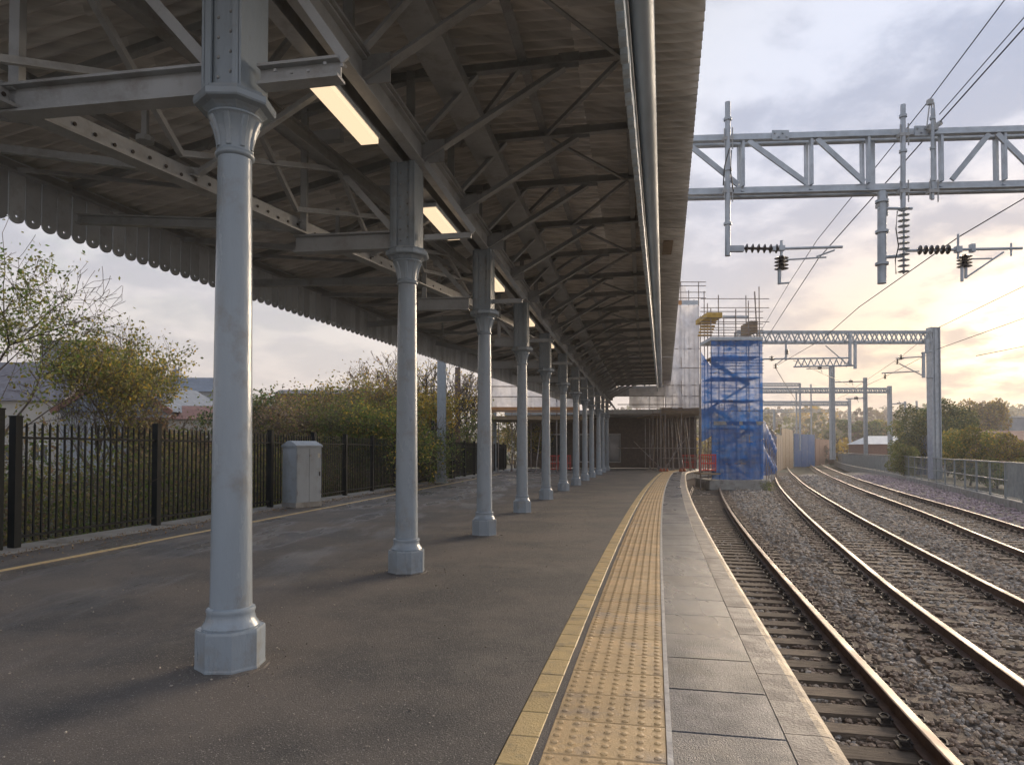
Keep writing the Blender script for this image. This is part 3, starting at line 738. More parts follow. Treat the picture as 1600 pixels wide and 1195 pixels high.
while y < 38:
    s = slope(LV, y); piece('valance_board', vbl, canopy, (LV(y)+random.uniform(-.003,.003), y, 4.62+random.uniform(-.004,.004)), math.atan2(1, s)+random.uniform(-.012,.012)); y += .205/math.sqrt(1+s*s)
vbr = vboard(.262, .50, board_skylit, .07, .10); y = 3.4
while y < 42:
    s = slope(G, y); piece('valance_board', vbr, canopy, (G(y)-.28+random.uniform(-.003,.003), y, 5.42), math.atan2(1, s)); y += .262/math.sqrt(1+s*s)
b = MB(); b.sweep([(-.05,-.03),(.05,-.03),(.05,.05),(-.05,.05)], line(lambda y: LV(y)+.02, 4.66, 3.5, 39)); b.build('eaves_moulding', boardm, canopy)
b = MB(); b.tube((LV(3.5)-.07,3.5,4.64), (LV(39)-.07,39,4.64), .05, 10); b.build('eaves_gutter', gutterm, canopy, True)
b = MB(); b.sweep([(-.02,-.02),(.02,-.02),(.02,.02),(-.02,.02)], line(lambda y: G(y)-.245, 5.16, 2.2, 44)); b.build('valance_batten', steel_dk, canopy)
pr = [(-.11+.0, .10)]+[(.11*math.cos(math.pi+math.pi*k/10), .02+.11*math.sin(math.pi+math.pi*k/10)) for k in range(11)]+[(.11,.10),(.10,.10)]+[(.10*math.cos(-math.pi*k/10), .02+.10*math.sin(-math.pi*k/10)) for k in range(11)]+[(-.10,.10)]
b = MB(); b.sweep(pr, line(lambda y: G(y)-.12, 5.42, 2.2, 44)); b.build('gutter', gutterm, canopy, True)
b = MB(); b.sweep([(-.012,-.16),(.012,-.16),(.012,.16),(-.012,.16)], line(lambda y: G(y)-.25, 5.58, 2.2, 44)); b.build('fascia', steel, canopy)
# lower roof edge sheet fragment: pale timber patch under the overhang
p = W(1043, 405, 14.6); b = MB(); b.box((p.x, p.y, 5.70), (.20, 1.0, .03), head(C, 14)); b.build('timber_patch', deckm, canopy)
# end gable above the far end
b = MB(); b.box((C(46.6)+.7, 46.6, 5.35), (6.5, .05, .7), head(C, 46)); b.build('end_panel', steel_dk, canopy)

# strip lights
lt = thing('strip_light', 'x', 'light', (0,0,0), group='lit strip lights along the canopy girder')
b = MB(); b.box((0,0,.05), (.20,1.25,.05)); b.box((0,-.4,.12), (.03,.03,.12)); b.box((0,.4,.12), (.03,.03,.12)); b.build('housing', galv, lt)
b = MB(); b.box((0,0,0), (.18,1.2,.055)); b.build('diffuser', lampm, lt)
ly = [3.0, 6.15, 9.25, 12.5, 16.2, 19.8, 23.6, 27.3, 31.2, 34.8, 38.6, 42.4]
for i, y in enumerate(ly):
    o = lt if i == 0 else copy_tree(lt)
    o.location = (C(y)-.12, y, 4.42); o.rotation_euler = (0, 0, head(C, y))
    o['label'] = ORD[i]+' lit strip light from the camera, under the canopy girder'

# ------------------------------------------------------------------ left fence
fence = thing('railing_fence', 'black vertical bar fence with square posts along the back of the platform', 'fence', (FL(9.4), 9.4, 0))
posts = [9.35, 12.13, 14.1, 15.95, 18.1, 20.1, 22.2, 24.3, 26.4, 28.5, 32.4, 34.5, 36.6, 38.7, 40.8, 43, 45]
pmesh = MB(); pmesh.box((0,0,.90), (.11,.11,1.8)); pmesh.box((0,0,1.81), (.125,.125,.02)); pmesh.box((0,0,.008), (.2,.2,.016)); pme = pmesh.mesh('fence_post', blackm)
hf = head(FL, 10)
for y in posts: piece('fence_post', pme, fence, (FL(y), y, 0), hf)
piece('fence_post', pme, fence, (FL(9.08), 9.08, 0), hf, (1,1,1.05)); piece('fence_post', pme, fence, (FL(6.6), 6.6, 0), hf)
for z in (.16, 1.52):
    for a, c in ((6.6, 9.08), (9.35, 29.0), (31.9, 46)):
        b = MB(); b.beam((FL(a), a, z), (FL(c), c, z), .045, .035); b.build('fence_rail', blackm, fence)
pq = MB(); w = .0115; pq.add([(-w,-w,.08),(w,-w,.08),(w,w,.08),(-w,w,.08),(-w,-w,1.70),(w,-w,1.70),(w,w,1.70),(-w,w,1.70),(0,0,1.75)], [(0,1,5,4),(1,2,6,5),(2,3,7,6),(3,0,4,7),(4,5,8),(5,6,8),(6,7,8),(7,4,8),(0,3,2,1)])
pal = pq.mesh('fence_bar', blackm); rest = MB(); y = 6.7; n = 0
while y < 46:
    if min(abs(y-q) for q in posts+[9.08]) > .08 and not 9.1 < y < 9.33 and not 29 < y < 31.9:
        if n < 285: piece('fence_bar', pal, fence, (FL(y), y, 0), hf)
        else:
            for vv in (0,): rest.box((FL(y), y, .9), (.022,.022,1.62))
        n += 1
    y += .128
if rest.v: rest.build('fence_bars', blackm, fence)['kind'] = 'stuff'
# taller gate in the fence
gate = thing('metal_gate', 'taller black gate standing open in the fence beside the grey steel stanchion', 'gate', (FL(30.4), 30.4, 0))
for y in (29.0, 30.5, 31.9):
    b = MB(); b.box((FL(y), y, 1.3), (.14,.14,2.6), hf); b.build('gate_post', blackm, gate)
for z in (.2, 1.5, 2.5):
    b = MB(); b.beam((FL(29.0), 29.0, z), (FL(31.9), 31.9, z), .05, .05); b.build('gate_rail', blackm, gate)
for k in range(20):
    y = 29.1+k*.14; b = MB(); b.box((FL(y), y, 1.35), (.025,.025,2.3)); b.build('gate_bar', blackm, gate)

# ------------------------------------------------------------------ cabinet
cx, cy = -5.02, 16.35
cab = thing('equipment_cabinet', 'pale grey steel equipment cabinet with double doors and sloped lid by the fence', 'cabinet', (cx, cy, 0), 1.0)
b = MB(); b.box((0,0,.06), (.78,.50,.12)); b.build('cabinet_plinth', concm).parent = cab; 
for o in list(COL.objects):
    if o.name.startswith('cabinet_plinth'): o.location = (0,0,0)
def loc_part(b, name, m, parent, smooth=False):
    o = bpy.data.objects.new(name, b.mesh(name, m, smooth)); COL.objects.link(o); o.parent = parent; return o
b = MB(); b.box((0,0,.76), (.76,.48,1.32)); loc_part(b, 'cabinet_body', cabm, cab)
for s in (-1, 1):
    b = MB(); b.box((s*.187,-.246,.76), (.364,.014,1.27)); dr = loc_part(b, 'cabinet_door', cabm, cab)
    b = MB(); b.box((s*.34,-.258,.35), (.02,.02,.08)); b.box((s*.34,-.258,1.2), (.02,.02,.08)); loc_part(b, 'hinge', steel_dk, dr)
b = MB(); b.box((.02,-.262,1.22), (.05,.02,.06)); loc_part(b, 'padlock', steel_dk, cab)
b = MB(); b.box((.31,-.262,.78), (.02,.02,.10)); loc_part(b, 'door_handle', clipm, cab)
b = MB(); b.box((.29,-.2545,1.22), (.07,.003,.11)); loc_part(b, 'sticker', labelm, cab)
b = MB(); b.add([(-.40,-.27,1.42),(.40,-.27,1.42),(.40,.26,1.42),(-.40,.26,1.42),(-.40,-.27,1.46),(.40,-.27,1.46),(.40,.26,1.46),(-.40,.26,1.46),(-.38,-.04,1.57),(.38,-.04,1.57),(.38,.06,1.57),(-.38,.06,1.57)],
    [(0,3,2,1),(0,1,5,4),(1,2,6,5),(2,3,7,6),(3,0,4,7),(4,5,9,8),(5,6,10,9),(6,7,11,10),(7,4,8,11),(8,9,10,11)]); loc_part(b, 'cabinet_lid', cabm, cab)

# ------------------------------------------------------------------ steel stanchions on the left
def stanchion(px, basey, label, w, top, m, name='steel_stanchion'):
    Y = EYE*FP/(basey-HOR); x = (px-800)/FP*Y
    t = thing(name, label, 'post', (x, Y, 0)); b = MB()
    b.box((x,Y,top/2), (.02,w*.9,top)); b.box((x,Y-w/2,top/2), (w,.025,top)); b.box((x,Y+w/2,top/2), (w,.025,top)); b.build('web', m, t)
    b = MB(); b.box((x,Y,.02), (w*1.5,w*1.5,.04)); b.box((x-w*.6,Y-.1,.18), (.08,.1,.36)); b.box((x+w*.6,Y-.1,.14), (.08,.1,.28)); b.build('base_plate', steel, t)
    return t
stanchion(690, 754, 'pale grey steel stanchion holding up the left canopy edge beside the gate', .34, 5.4, paint)
stanchion(715, 744, 'rusty orange and grey stanchion just behind the black gate', .26, 5.6, rustpost)
stanchion(773, 737, 'slim grey stanchion behind the third iron column', .22, 5.2, paint)

# ------------------------------------------------------------------ scaffolds
def pole(b, p, q, r=.026): b.tube(p, q, r, 6)
def add_pole(parent, p, q, r=.03, m=None, name='scaffold_pole'):
    b = MB(); b.tube(p, q, r, 6); return b.build(name, m or scafm, parent)
def drape(parent, name, m, p00, p10, p11, p01, nu=30, nv=24, amp=.08, fu=7, fv=3, seed=0):
    r = random.Random(seed); p00, p10, p11, p01 = map(Vector, (p00, p10, p11, p01)); nrm = (p10-p00).cross(p01-p00).normalized()
    V = []; Fs = []; a1, a2, a3 = [r.uniform(0, 6) for _ in range(3)]
    for j in range(nv+1):
        for i in range(nu+1):
            u, v = i/nu, j/nv; p = p00*(1-u)*(1-v)+p10*u*(1-v)+p11*u*v+p01*(1-u)*v
            w = amp*(math.sin(fu*u*6.28+a1+1.6*math.sin(v*5+a2))*.5+math.sin(fv*v*6.28+a2+u*4)*.6+.35*math.sin(17*u+23*v+a3))*(math.sin(math.pi*u)**.4)
            V.append(p+nrm*w+Vector((0,0,-.5*amp*math.sin(math.pi*u)*(1-v))))
    for j in range(nv):
        for i in range(nu): a = j*(nu+1)+i; Fs.append((a, a+1, a+nu+2, a+nu+1))
    b = MB(); b.add(V, Fs); return b.build(name, m, parent, smooth=True)
YB = 39.0
def PX(px, py, Y): return W(px, py, Y)
zg = -.85
# --- blue netted stair tower
bt = thing('scaffold_tower', 'scaffold tower wrapped in bright blue debris netting on a concrete block', 'scaffolding', (W(1152,760,YB).x, YB, -.9))
x0, x1 = W(1112,700,YB).x, W(1191,700,YB).x; xl = W(1096,700,YB).x
b = MB(); p = W(1153,755,YB-.4); b.box((p.x, YB+1.0, -.62), (3.25, 3.0, .55)); b.build('concrete_base', concm, bt)
ztop = W(0,530,YB).z; zt2 = W(0,448,YB).z
for i, px in enumerate((1112, 1124, 1151, 1171, 1188)):
    for yy in (YB, YB+2.2): add_pole(bt, (W(px,700,YB).x, yy, -.35), (W(px,700,YB).x, yy, {0:W(0,482,YB).z,1:W(0,461,YB).z,2:W(0,484,YB).z,3:W(0,470,YB).z,4:zt2}[i]))
add_pole(bt, (W(1186,700,YB).x, YB+.1, W(0,540,YB).z), (W(1182,700,YB).x, YB+.1, W(0,455,YB).z), .04)
for py in (467, 481, 487, 497, 503, 506, 512, 516, 520, 525, 540, 552, 563, 567, 572, 577, 583, 606, 626, 642, 660, 690, 704, 724, 738):
    zz = W(0, py, YB).z; pole_o = add_pole(bt, (x0-.6 if py < 530 else x0-.1, YB-.03, zz), (x1+(.45 if py in (467,481,503) else .1), YB-.03, zz), .022)
for k in range(5):
    z0 = -.2+k*1.35; a, c = (x0+.3, x1-.4) if k % 2 else (x1-.4, x0+.3)
    b = MB(); b.beam((a, YB+1.1, z0), (c, YB+1.1, z0+1.35), .7, .05); b.build('stair_flight', scafm, bt)
b = MB(); b.box(((x0+x1)/2, YB+1.0, ztop+.02), (x1-x0+.1, 2.3, .18)); b.build('top_deck', galv, bt)
b = MB(); zz = W(0,661,YB).z; b.box(((x0+x1)/2+.05, YB-.09, zz), (x1-x0-.1, .04, .20)); b.build('toe_board', concm, bt)
for i in range(5):
    zz = [6.7, 5.5, 4.2, 2.6, .9][i]; b = MB(); b.box(((x0+x1)/2, YB+1.1, zz), (x1-x0-.2, 2.0, .05)); b.build('landing', deckm, bt)
drape(bt, 'netting', bluenet, (x0-.02,YB-.10,-.30), (x1+.02,YB-.10,-.30), (x1+.02,YB-.10,ztop-.1), (x0-.02,YB-.10,ztop-.1), 40, 50, .09, 6, 5, 1)
drape(bt, 'netting', bluenet, (x1+.03,YB-.05,-.1), (W(1206,740,58).x,57,-.5), (W(1206,680,58).x,57,2.3), (x1+.03,YB-.05,3.1), 40, 20, .18, 9, 2, 3)
drape(bt, 'netting', bluenet, (xl,YB-.05,W(0,690,YB).z), (x0,YB-.06,W(0,680,YB).z), (x0,YB-.06,W(0,575,YB).z), (xl,YB-.05,W(0,550,YB).z), 8, 30, .05, 2, 3, 5)
drape(bt, 'white_drape', whitesheet, (x1+.08,YB+.3,-.7), (W(1207,750,57).x,56.5,-.9), (W(1207,700,57).x,56.5,1.6), (x1+.06,YB+.3,1.4), 30, 12, .14, 8, 2, 8)
for k in range(8):
    yy = YB+2+k*2.0; xx = x1+.1+(W(1206,740,58).x-x1)*(yy-YB)/18; add_pole(bt, (xx, yy, -.9), (xx, yy, 3.0-.06*k), .03)
for s in range(2):
    zz = 2.0+s; add_pole(bt, (x1, YB, zz), (W(1206,740,58).x, 57, zz-.3), .03)
# yellow formwork and timber at the top
b = MB(); a = W(1103,493,YB); c = W(1127,493,YB); b.box(((a.x+c.x)/2, YB+1, a.z), (c.x-a.x, 2.4, .28)); b.build('yellow_beam', yelbeam, bt)
for k in range(5):
    b = MB(); z_ = W(0,500+k*4,YB).z; b.box(((a.x+c.x)/2, YB+1+.2*k, z_), (c.x-a.x-.05, .12, .10)); b.build('yellow_joist', yelbeam, bt)
b = MB(); a = W(1172,500,YB); c = W(1184,520,YB); b.box(((a.x+c.x)/2, YB+.8, (a.z+c.z)/2), (c.x-a.x, 1.6, .65)); b.build('brown_box', deckm, bt)
b = MB(); a = W(1130,495,YB); c = W(1170,495,YB); b.box(((a.x+c.x)/2, YB+.1, a.z), (c.x-a.x, .05, .17)); b.build('guard_board', galv, bt)
# --- white sheeted scaffold at the end of the canopy
YW = 43.0
wt = thing('scaffold_tower', 'tall scaffold wrapped in white plastic sheeting beside the end of the canopy', 'scaffolding', (W(1070,700,YW).x, YW, 0))
xa, xb, xc = W(1040,700,YW).x, W(1065,700,YW).x, W(1093,700,YW).x
zs0, zs1, zt = W(0,637,YW).z, W(0,478,YW).z, W(0,440,YW).z
for x_, t_ in ((xa-.3, zs0), (xa, zs1), (xb, zt), (xc, zt), (xc+.35, W(0,455,YW).z)):
    for yy in (YW, YW+2.4, YW+5): add_pole(wt, (x_, yy, 0), (x_, yy, t_), .03)
for py in (441, 447, 457, 466, 545, 575, 602, 619, 632, 640, 700, 716):
    zz = W(0, py, YW).z; add_pole(wt, (xa-.2 if py > 600 else xa+.3, YW-.05, zz), (xc+(.45 if py < 470 else .1), YW-.05, zz), .025)
for py in (619, 632, 648, 700): zz = W(0, py, YW).z; add_pole(wt, (W(965,700,YW).x, YW-.05, zz), (xa, YW-.05, zz), .025)
drape(wt, 'sheeting', whitesheet, (xa-.05,YW-.08,zs0), (xc,YW-.08,zs0), (xc,YW-.08,zs1), (xa-.25,YW-.08,zs1), 36, 44, .11, 3, 4, 12)
drape(wt, 'sheeting', whitesheet, (xc,YW-.06,zs0), (xc+1.0,YW+6,zs0), (xc+1.0,YW+6,zs1), (xc,YW-.06,zs1), 20, 30, .12, 3, 4, 14)
drape(wt, 'sheeting', whitesheet, (W(985,700,YW).x,YW+.4,zs0), (xa,YW+.4,zs0), (xa,YW+.4,W(0,604,YW).z), (W(985,700,YW).x,YW+.4,W(0,606,YW).z), 26, 8, .08, 4, 2, 15)
drape(wt, 'sheeting', whitesheet, (xa,YW+1,zs1+.3), (xb+.75,YW+1,zs1+.3), (xb+.55,YW+1,zt), (xa,YW+1,zt), 14, 8, .04, 2, 2, 17)
b = MB(); b.box(((xa+xc)/2-.1, YW, zs0-.16), (xc-xa+.3, .06, .34)); b.build('fascia_board', deckm, wt)
b = MB(); b.box(((xa+xc)/2-.1, YW+3, zs0-.36), (xc-xa+1.2, 6, .06)); b.build('deck', deckm, wt)
b = MB(); b.box(((xa+xb)/2+.1, YW-.02, zs1+.20), (xb-xa-.1, .05, .28)); b.build('orange_toe_board', orbeam, wt)
b = MB(); b.box(((xb+xc)/2, YW-.02, zs1+.20), (xc-xb-.1, .05, .28)); b.build('grey_toe_board', galv, wt)
add_pole(wt, (xa, YW, .1), (xb, YW+.1, 2.0), .025); add_pole(wt, (xb-.9, YW+1, .1), (xb+.6, YW+1, 2.2), .025); add_pole(wt, (W(990,660,YW).x, YW, 1.9), (xa-.2, YW, .1), .025)
for k in range(12):
    x_ = xa-.1+k*.19+random.uniform(-.05,.05); add_pole(wt, (x_, YW+random.uniform(.8,6), 0), (x_, YW+3, zs0-.4), .03, random.choice([scafm, scafm, deckm]))
for k, px in enumerate((1034, 1040, 1046, 1065, 1072)):
    b = MB(); p = W(px, 735, YW-.3); b.lathe([(.11,0),(.12,.05),(.08,.14),(.05,.2)], 8, (p.x, YW-.1+.25*(k % 3), 0)); b.build('orange_foot_cover', orangem, wt)
# --- left scaffold beyond the fence
YL = 40.0
ls = thing('scaffold_tower', 'low scaffold with white sheeting and an orange board seen behind the middle columns', 'scaffolding', (W(770,700,YL).x, YL, 0))
zA, zB, zC = W(0,588,YL).z, W(0,640,YL).z, W(0,650,YL).z
drape(ls, 'sheeting', whitesheet, W(768,640,YL), W(905,640,YL), W(905,585,YL), W(768,585,YL), 40, 14, .12, 5, 2, 21)
b = MB(); p, q = W(768,640,YL), W(905,640,YL); b.box(((p.x+q.x)/2, YL-.1, p.z), (q.x-p.x, .06, .30)); b.build('orange_board', orbeam, ls)
b = MB(); b.box(((p.x+q.x)/2, YL+2, zC-.1), (q.x-p.x+.6, 4, .22)); b.build('deck', deckm, ls)
for px in (664, 668, 768, 770, 800, 832, 870, 905): 
    x_ = W(px,700,YL).x; add_pole(ls, (x_, YL+(.1 if px % 4 else 3), 0), (x_, YL+(.1 if px % 4 else 3), W(0, 585,YL).z), .035)
for py in (604, 620, 642): zz = W(0,py,YL).z; add_pole(ls, (W(660,700,YL).x, YL-.12, zz), (W(905,700,YL).x, YL-.12, zz), .03)
for k in range(6):
    x_ = W(778+k*20,700,YL).x; add_pole(ls, (x_, YL+1+k % 3, 0), (x_+.4*(k % 2), YL+2, zC-.2), .03)
# station building in shadow behind the scaffolds
sb = thing('station_building', 'dark brick station building in shade at the far end of the platform', 'building', (9, 54, 0))
b = MB(); b.box((7.5, 54, 1.9), (13.5, 4, 3.8), head(C, 46)); b.build('wall', brickm, sb)
b = MB(); b.box((7.5, 52, 4.0), (14.5, 9, .3), head(C, 46)); b.build('roof', steel_dk, sb)
for k in range(5):
    x = 3.4+k*2.2; b = MB(); b.box((x, 52.2-.19*(x-7.5)+.1-.3, 1.5), (.95, .12, 2.2), head(C, 46)); f_ = b.build('window_frame', steel, sb)
    b = MB(); b.box((x, 52.2-.19*(x-7.5)+.1-.38, 1.5), (.8, .04, 2.0), head(C, 46)); b.build('pane', glassm, f_)
# red barriers
def barrier(p, rz, label):
    t = thing('red_barrier', label, 'barrier', p, rz, 'red plastic barriers')
    b = MB(); 
    for z_ in (.12, .5, .98): b.box((0,0,z_), (.95,.05,.07))
    b.box((-.46,0,.52), (.05,.05,1.0)); b.box((.46,0,.52), (.05,.05,1.0)); loc_part(b, 'barrier_frame', redm, t)
    for k in range(7):
        b = MB(); b.box((-.36+k*.12,0,.54), (.04,.03,.85)); loc_part(b, 'barrier_bar', redm, t)
    for s in (-1, 1):
        b = MB(); b.box((s*.38,0,.03), (.08,.45,.06)); loc_part(b, 'barrier_foot', blackm, t)
p = W(1107, 732, 38.6); barrier((p.x-.05, 38.6, .1), 0, 'red plastic barrier at the foot of the blue netted scaffold tower')
b = MB(); b.box((p.x, 38.9, .02), (1.1, 1.4, .08)); b.build('barrier_deck', deckm, bt)
add_pole(bt, (W(1094,700,38.4).x, 38.4, -.9), (W(1094,700,38.4).x, 38.4, W(0,600,38.4).z), .03)
p = W(860, 724, 44); barrier((p.x, 44, 0), 0, 'red plastic barrier behind the fifth iron column, left one')
p = W(881, 724, 45.2); barrier((p.x, 45.2, 0), .1, 'red plastic barrier seen between iron columns, right one')
p = W(1076, 724, 48); barrier((p.x, 48, 0), -.1, 'red barrier in the shade under the white sheeted scaffold')

# ------------------------------------------------------------------ overhead line gantries
def truss(t, p, q, h, dep, n, pat='warren', ch=.10, br=.07, mirror_from=None, m=None):
    p, q = Vector(p), Vector(q); dirn = (q-p); L_ = dirn.length; u = dirn.normalized(); side = Vector((-u.y, u.x, 0)).normalized()*dep/2; up = Vector((0,0,h)); m = m or galv
    for s in (-1, 1):
        for k in (0, 1):
            b = MB(); b.angle([p+side*s+up*k, q+side*s+up*k], ch, ch*1.25, .016); b.build('chord', m, t)
        for i in range(n+1):
            a = p+u*L_*i/n+side*s
            if pat == 'pratt' or i in (0, n):
                b = MB(); b.beam(a, a+up, br, br*.5, up=u); b.build('vertical_bar', m, t)
            if i < n:
                c = p+u*L_*(i+1)/n+side*s
                if pat == 'pratt': d0, d1 = (a+up, c) if (mirror_from is None or i < mirror_from) else (a, c+up)
                else: d0, d1 = (a, (a+c)/2+up), ((a+c)/2+up, c)
                if pat == 'pratt': b = MB(); b.beam(d0, d1, br, br*.4); b.build('diagonal_bar', m, t)
                else:
                    for e0, e1 in (d0, d1): b = MB(); b.beam(e0, e1, br*.7, br*.6); b.build('diagonal_bar', m, t)
    for i in range(n+1):
        a = p+u*L_*i/n
        for k in (0, 1): b = MB(); b.beam(a+side+up*k, a-side+up*k, br*.7, .03); b.build('batten', m, t)
def insul(b, p, q, r, n=6, core=.02):
    p, q = Vector(p), Vector(q); b.tube(p, q, core, 8)
    for i in range(n):
        c = p+(q-p)*(i+.5)/n; dd = (q-p).normalized()*.012; b.tube(c-dd, c+dd, r*.55, 12, r); b.tube(c+dd, c+dd*1.6, r, 12, r*.4)
Y1 = 14.0
g1 = thing('overhead_line_gantry', 'large near lattice gantry spanning the tracks with hanging insulator arms', 'gantry', (9, Y1, -.9), group='overhead line gantries')
zb_, zt_ = W(1137,300,Y1).z, W(1137,217,Y1).z
yl, yr = Y1+.12, Y1-.55
xs_ = [(px-800)/FP*Y1*1.02 for px in (960, 1062, 1161, 1268, 1357, 1466, 1567, 1680, 1800)]
hgt = zt_-zb_
def g1p(px, z=0, dy=0):
    Yv = Y1-(px-1062)/540*.45; p = W(px, 300, Yv); return Vector((p.x, Yv+dy, z))
for dy in (0, .24):
    for z_, py in ((zb_, 0), (zt_, 1)):
        b = MB(); b.angle([g1p(940, z_, dy), g1p(1900, z_+.0, dy)], .13, .17, .018); b.build('chord', galv, g1)
nodes = [965, 1064, 1161, 1268, 1357, 1471, 1570, 1680, 1790]
for i, px in enumerate(nodes):
    for dy in (0, .24):
        b = MB(); b.beam(g1p(px, zb_+.08, dy), g1p(px, zt_-.08, dy), .11, .05, up=Vector((1,0,0))); b.build('vertical_bar', galv, g1)
    if i < len(nodes)-1:
        a, c = (px+8, nodes[i+1]-8)
        for dy in (-.03, .27):
            if px < 1340: e0, e1 = g1p(a, zt_-.1, dy), g1p(c, zb_+.1, dy)
            elif px < 1460: continue
            elif px < 1500: e0, e1 = g1p(1486, zb_+.1, dy), g1p(1545, zt_-.1, dy)
            elif px < 1600: e0, e1 = g1p(1557, zt_-.1, dy), g1p(1625, zb_+.1, dy)
            else: e0, e1 = g1p(a-40, zt_-.1, dy), g1p(c-40, zb_+.1, dy)
            if dy < 0: b = MB(); b.beam(e0, e1, .05, .10); b.build('diagonal_bar', galv, g1)
    b = MB(); b.beam(g1p(px, zb_, 0), g1p(px, zb_, .24), .06, .03); b.build('batten', galv, g1)
b = MB(); b.beam(g1p(1371, zb_-.9*0, .25), g1p(1371, zt_, .25), .13, .12, up=Vector((1,0,0))); b.build('vertical_bar', galv, g1)
for px in (1218, 1440):
    b = MB(); p = g1p(px, zt_-.02, -.07); b.box(p, (.34,.03,.20)); 
    for k in range(4): b.box(p+Vector((-.12+.08*k, -.03, .04*(-1)**k)), (.03,.03,.03))
    b.build('splice_plate', galv, g1)
b = MB(); p = g1p(1830); b.box((p.x, p.y+.25, (zt_+.6-.9)/2), (.4,.4,zt_+.6+.9)); b.build('mast', galv, g1)
# drop tubes
def drop(px, py0, py1, r, dy=-.14, name='drop_tube'):
    Yv = g1p(px).y+dy; a, c = W(px, py0, Yv), W(px, py1, Yv); b = MB(); b.tube(a, c, r, 12)
    for f_ in (.12, .45, .8): 
        m_ = a+(c-a)*f_; b.tube(m_, m_+Vector((0,0,.05)), r*1.5, 12)
    b.build(name, galv, g1, True); return a, c
drop(1137, 160, 400, .055); drop(1378, 300, 443, .085); drop(1411, 164, 330, .05); drop(1457, 170, 312, .035)
b = MB()
for px, py in ((1137, 218), (1137, 300), (1411, 212), (1411, 300), (1457, 300), (1378,322)):
    p = W(px, py, g1p(px).y-.12); b.box(p, (.2,.14,.07)); b.tube(p+Vector((.08,-.05,-.22)), p+Vector((.08,-.05,.22)), .014, 6); b.tube(p+Vector((-.08,-.05,-.16)), p+Vector((-.08,-.05,.2)), .014, 6)
b.build('clamps', steel, g1)
Yi = g1p(1411).y-.14
b = MB(); insul(b, W(1412,322,Yi), W(1412,428,Yi), .11, 12); b.build('insulator', galv, g1, True)
def arm(px0, px1, py, stubx, tag_, pins):
    Yv = g1p(px0).y-.14
    a = W(px0, py+1, Yv); b = MB(); b.box(a+Vector((.14,0,0)), (.36,.09,.12)); b.build('arm_bracket', galv, g1)
    b = MB(); insul(b, W(px0+24, py, Yv), W(px0+80, py+1, Yv), .095, 6, .03); b.build('insulator', ceram, g1, True)
    b = MB(); b.tube(W(px0+78, py+1, Yv), W(px1, py-2, Yv), .028, 10); b.build('registration_tube', galv, g1, True)
    s0 = W(stubx, py-12, Yv); b = MB(); b.tube(s0, W(stubx, py+18, Yv), .03, 8); b.box(W(stubx, py, Yv), (.12,.10,.10)); b.box(W(stubx-12, py+1, Yv), (.06,.09,.09)); b.build('stub_post', galv, g1)
    b = MB(); insul(b, W(stubx, py+12, Yv), W(stubx, py+34, Yv), .14, 4, .05); b.build('insulator', ceram, g1, True)
    b = MB(); b.tube(W(stubx-3, py+33, Yv), W(stubx-3, py+56, Yv), .04, 8); b.tube(W(stubx-3, py+55, Yv), W(stubx+12, py+54, Yv), .018, 6); b.build('stub_post', galv, g1)
    b = MB(); b.tube(W(stubx+8, py+18, Yv), W(px1-25, py+14, Yv), .016, 6); b.tube(W(px1-40, py+13, Yv), W(px1-12, py+3, Yv), .016, 6); b.build('steady_arm', galv, g1)
arm(1137, 1316, 388, 1221, '', 0)
b = MB(); p, q = W(1380,402,Yi), W(1412,400,Yi); b.tube(p, q, .035, 8); b.build('cross_arm', galv, g1)
b = MB(); b.tube(W(1372,326,Yi), W(1425,326,Yi), .03, 8); b.build('cross_arm', galv, g1)
Yv = g1p(1411).y-.14
b = MB(); insul(b, W(1432,391,Yv), W(1485,390,Yv), .095, 6, .03); b.build('insulator', ceram, g1, True)
b = MB(); b.tube(W(1415,392,Yv), W(1597,388,Yv), .028, 10); b.build('registration_tube', galv, g1, True)
b = MB(); b.tube(W(1497,366,Yv), W(1497,405,Yv), .022, 8); b.box(W(1497,390,Yv), (.12,.1,.12)); b.box(W(1519,388,Yv), (.08,.1,.16)); b.tube(W(1580,380,Yv), W(1580,400,Yv), .02, 6); b.build('stub_post', galv, g1)
b = MB(); insul(b, W(1507,398,Yv), W(1507,418,Yv), .14, 4, .05); b.build('insulator', ceram, g1, True)
b = MB(); b.tube(W(1503,416,Yv), W(1503,440,Yv), .03, 8); b.tube(W(1509,416,Yv), W(1509,435,Yv), .03, 8); b.tube(W(1509,434,Yv), W(1568,394,Yv), .02, 6); b.tube(W(1509,405,Yv), W(1550,404,Yv), .016, 6); b.build('steady_arm', galv, g1)
b = MB()
for k in range(3): b.tube(W(1453+k*3,160,Yv), W(1448+k*7,200,Yv), .014, 5)
b.box(W(1453,160,Yv), (.10,.08,.10)); b.tube(W(1450,205,Yv), W(1470,192,Yv), .05, 8); b.box(W(1457,200,Yv), (.18,.1,.12)); b.build('wire_yoke', steel, g1)
for a_, c_ in (((1402,330),(1404,385)), ((1404,385),(1400,428)), ((1140,232),(1130,290)), ((1143,235),(1146,300))):
    b = MB(); m_ = ((a_[0]+c_[0])/2-3, (a_[1]+c_[1])/2); b.pipe([W(*a_, Yi-.1), W(*m_, Yi-.12), W(*c_, Yi-.1)], .012, 5); b.build('jumper_cable', wirem, g1)
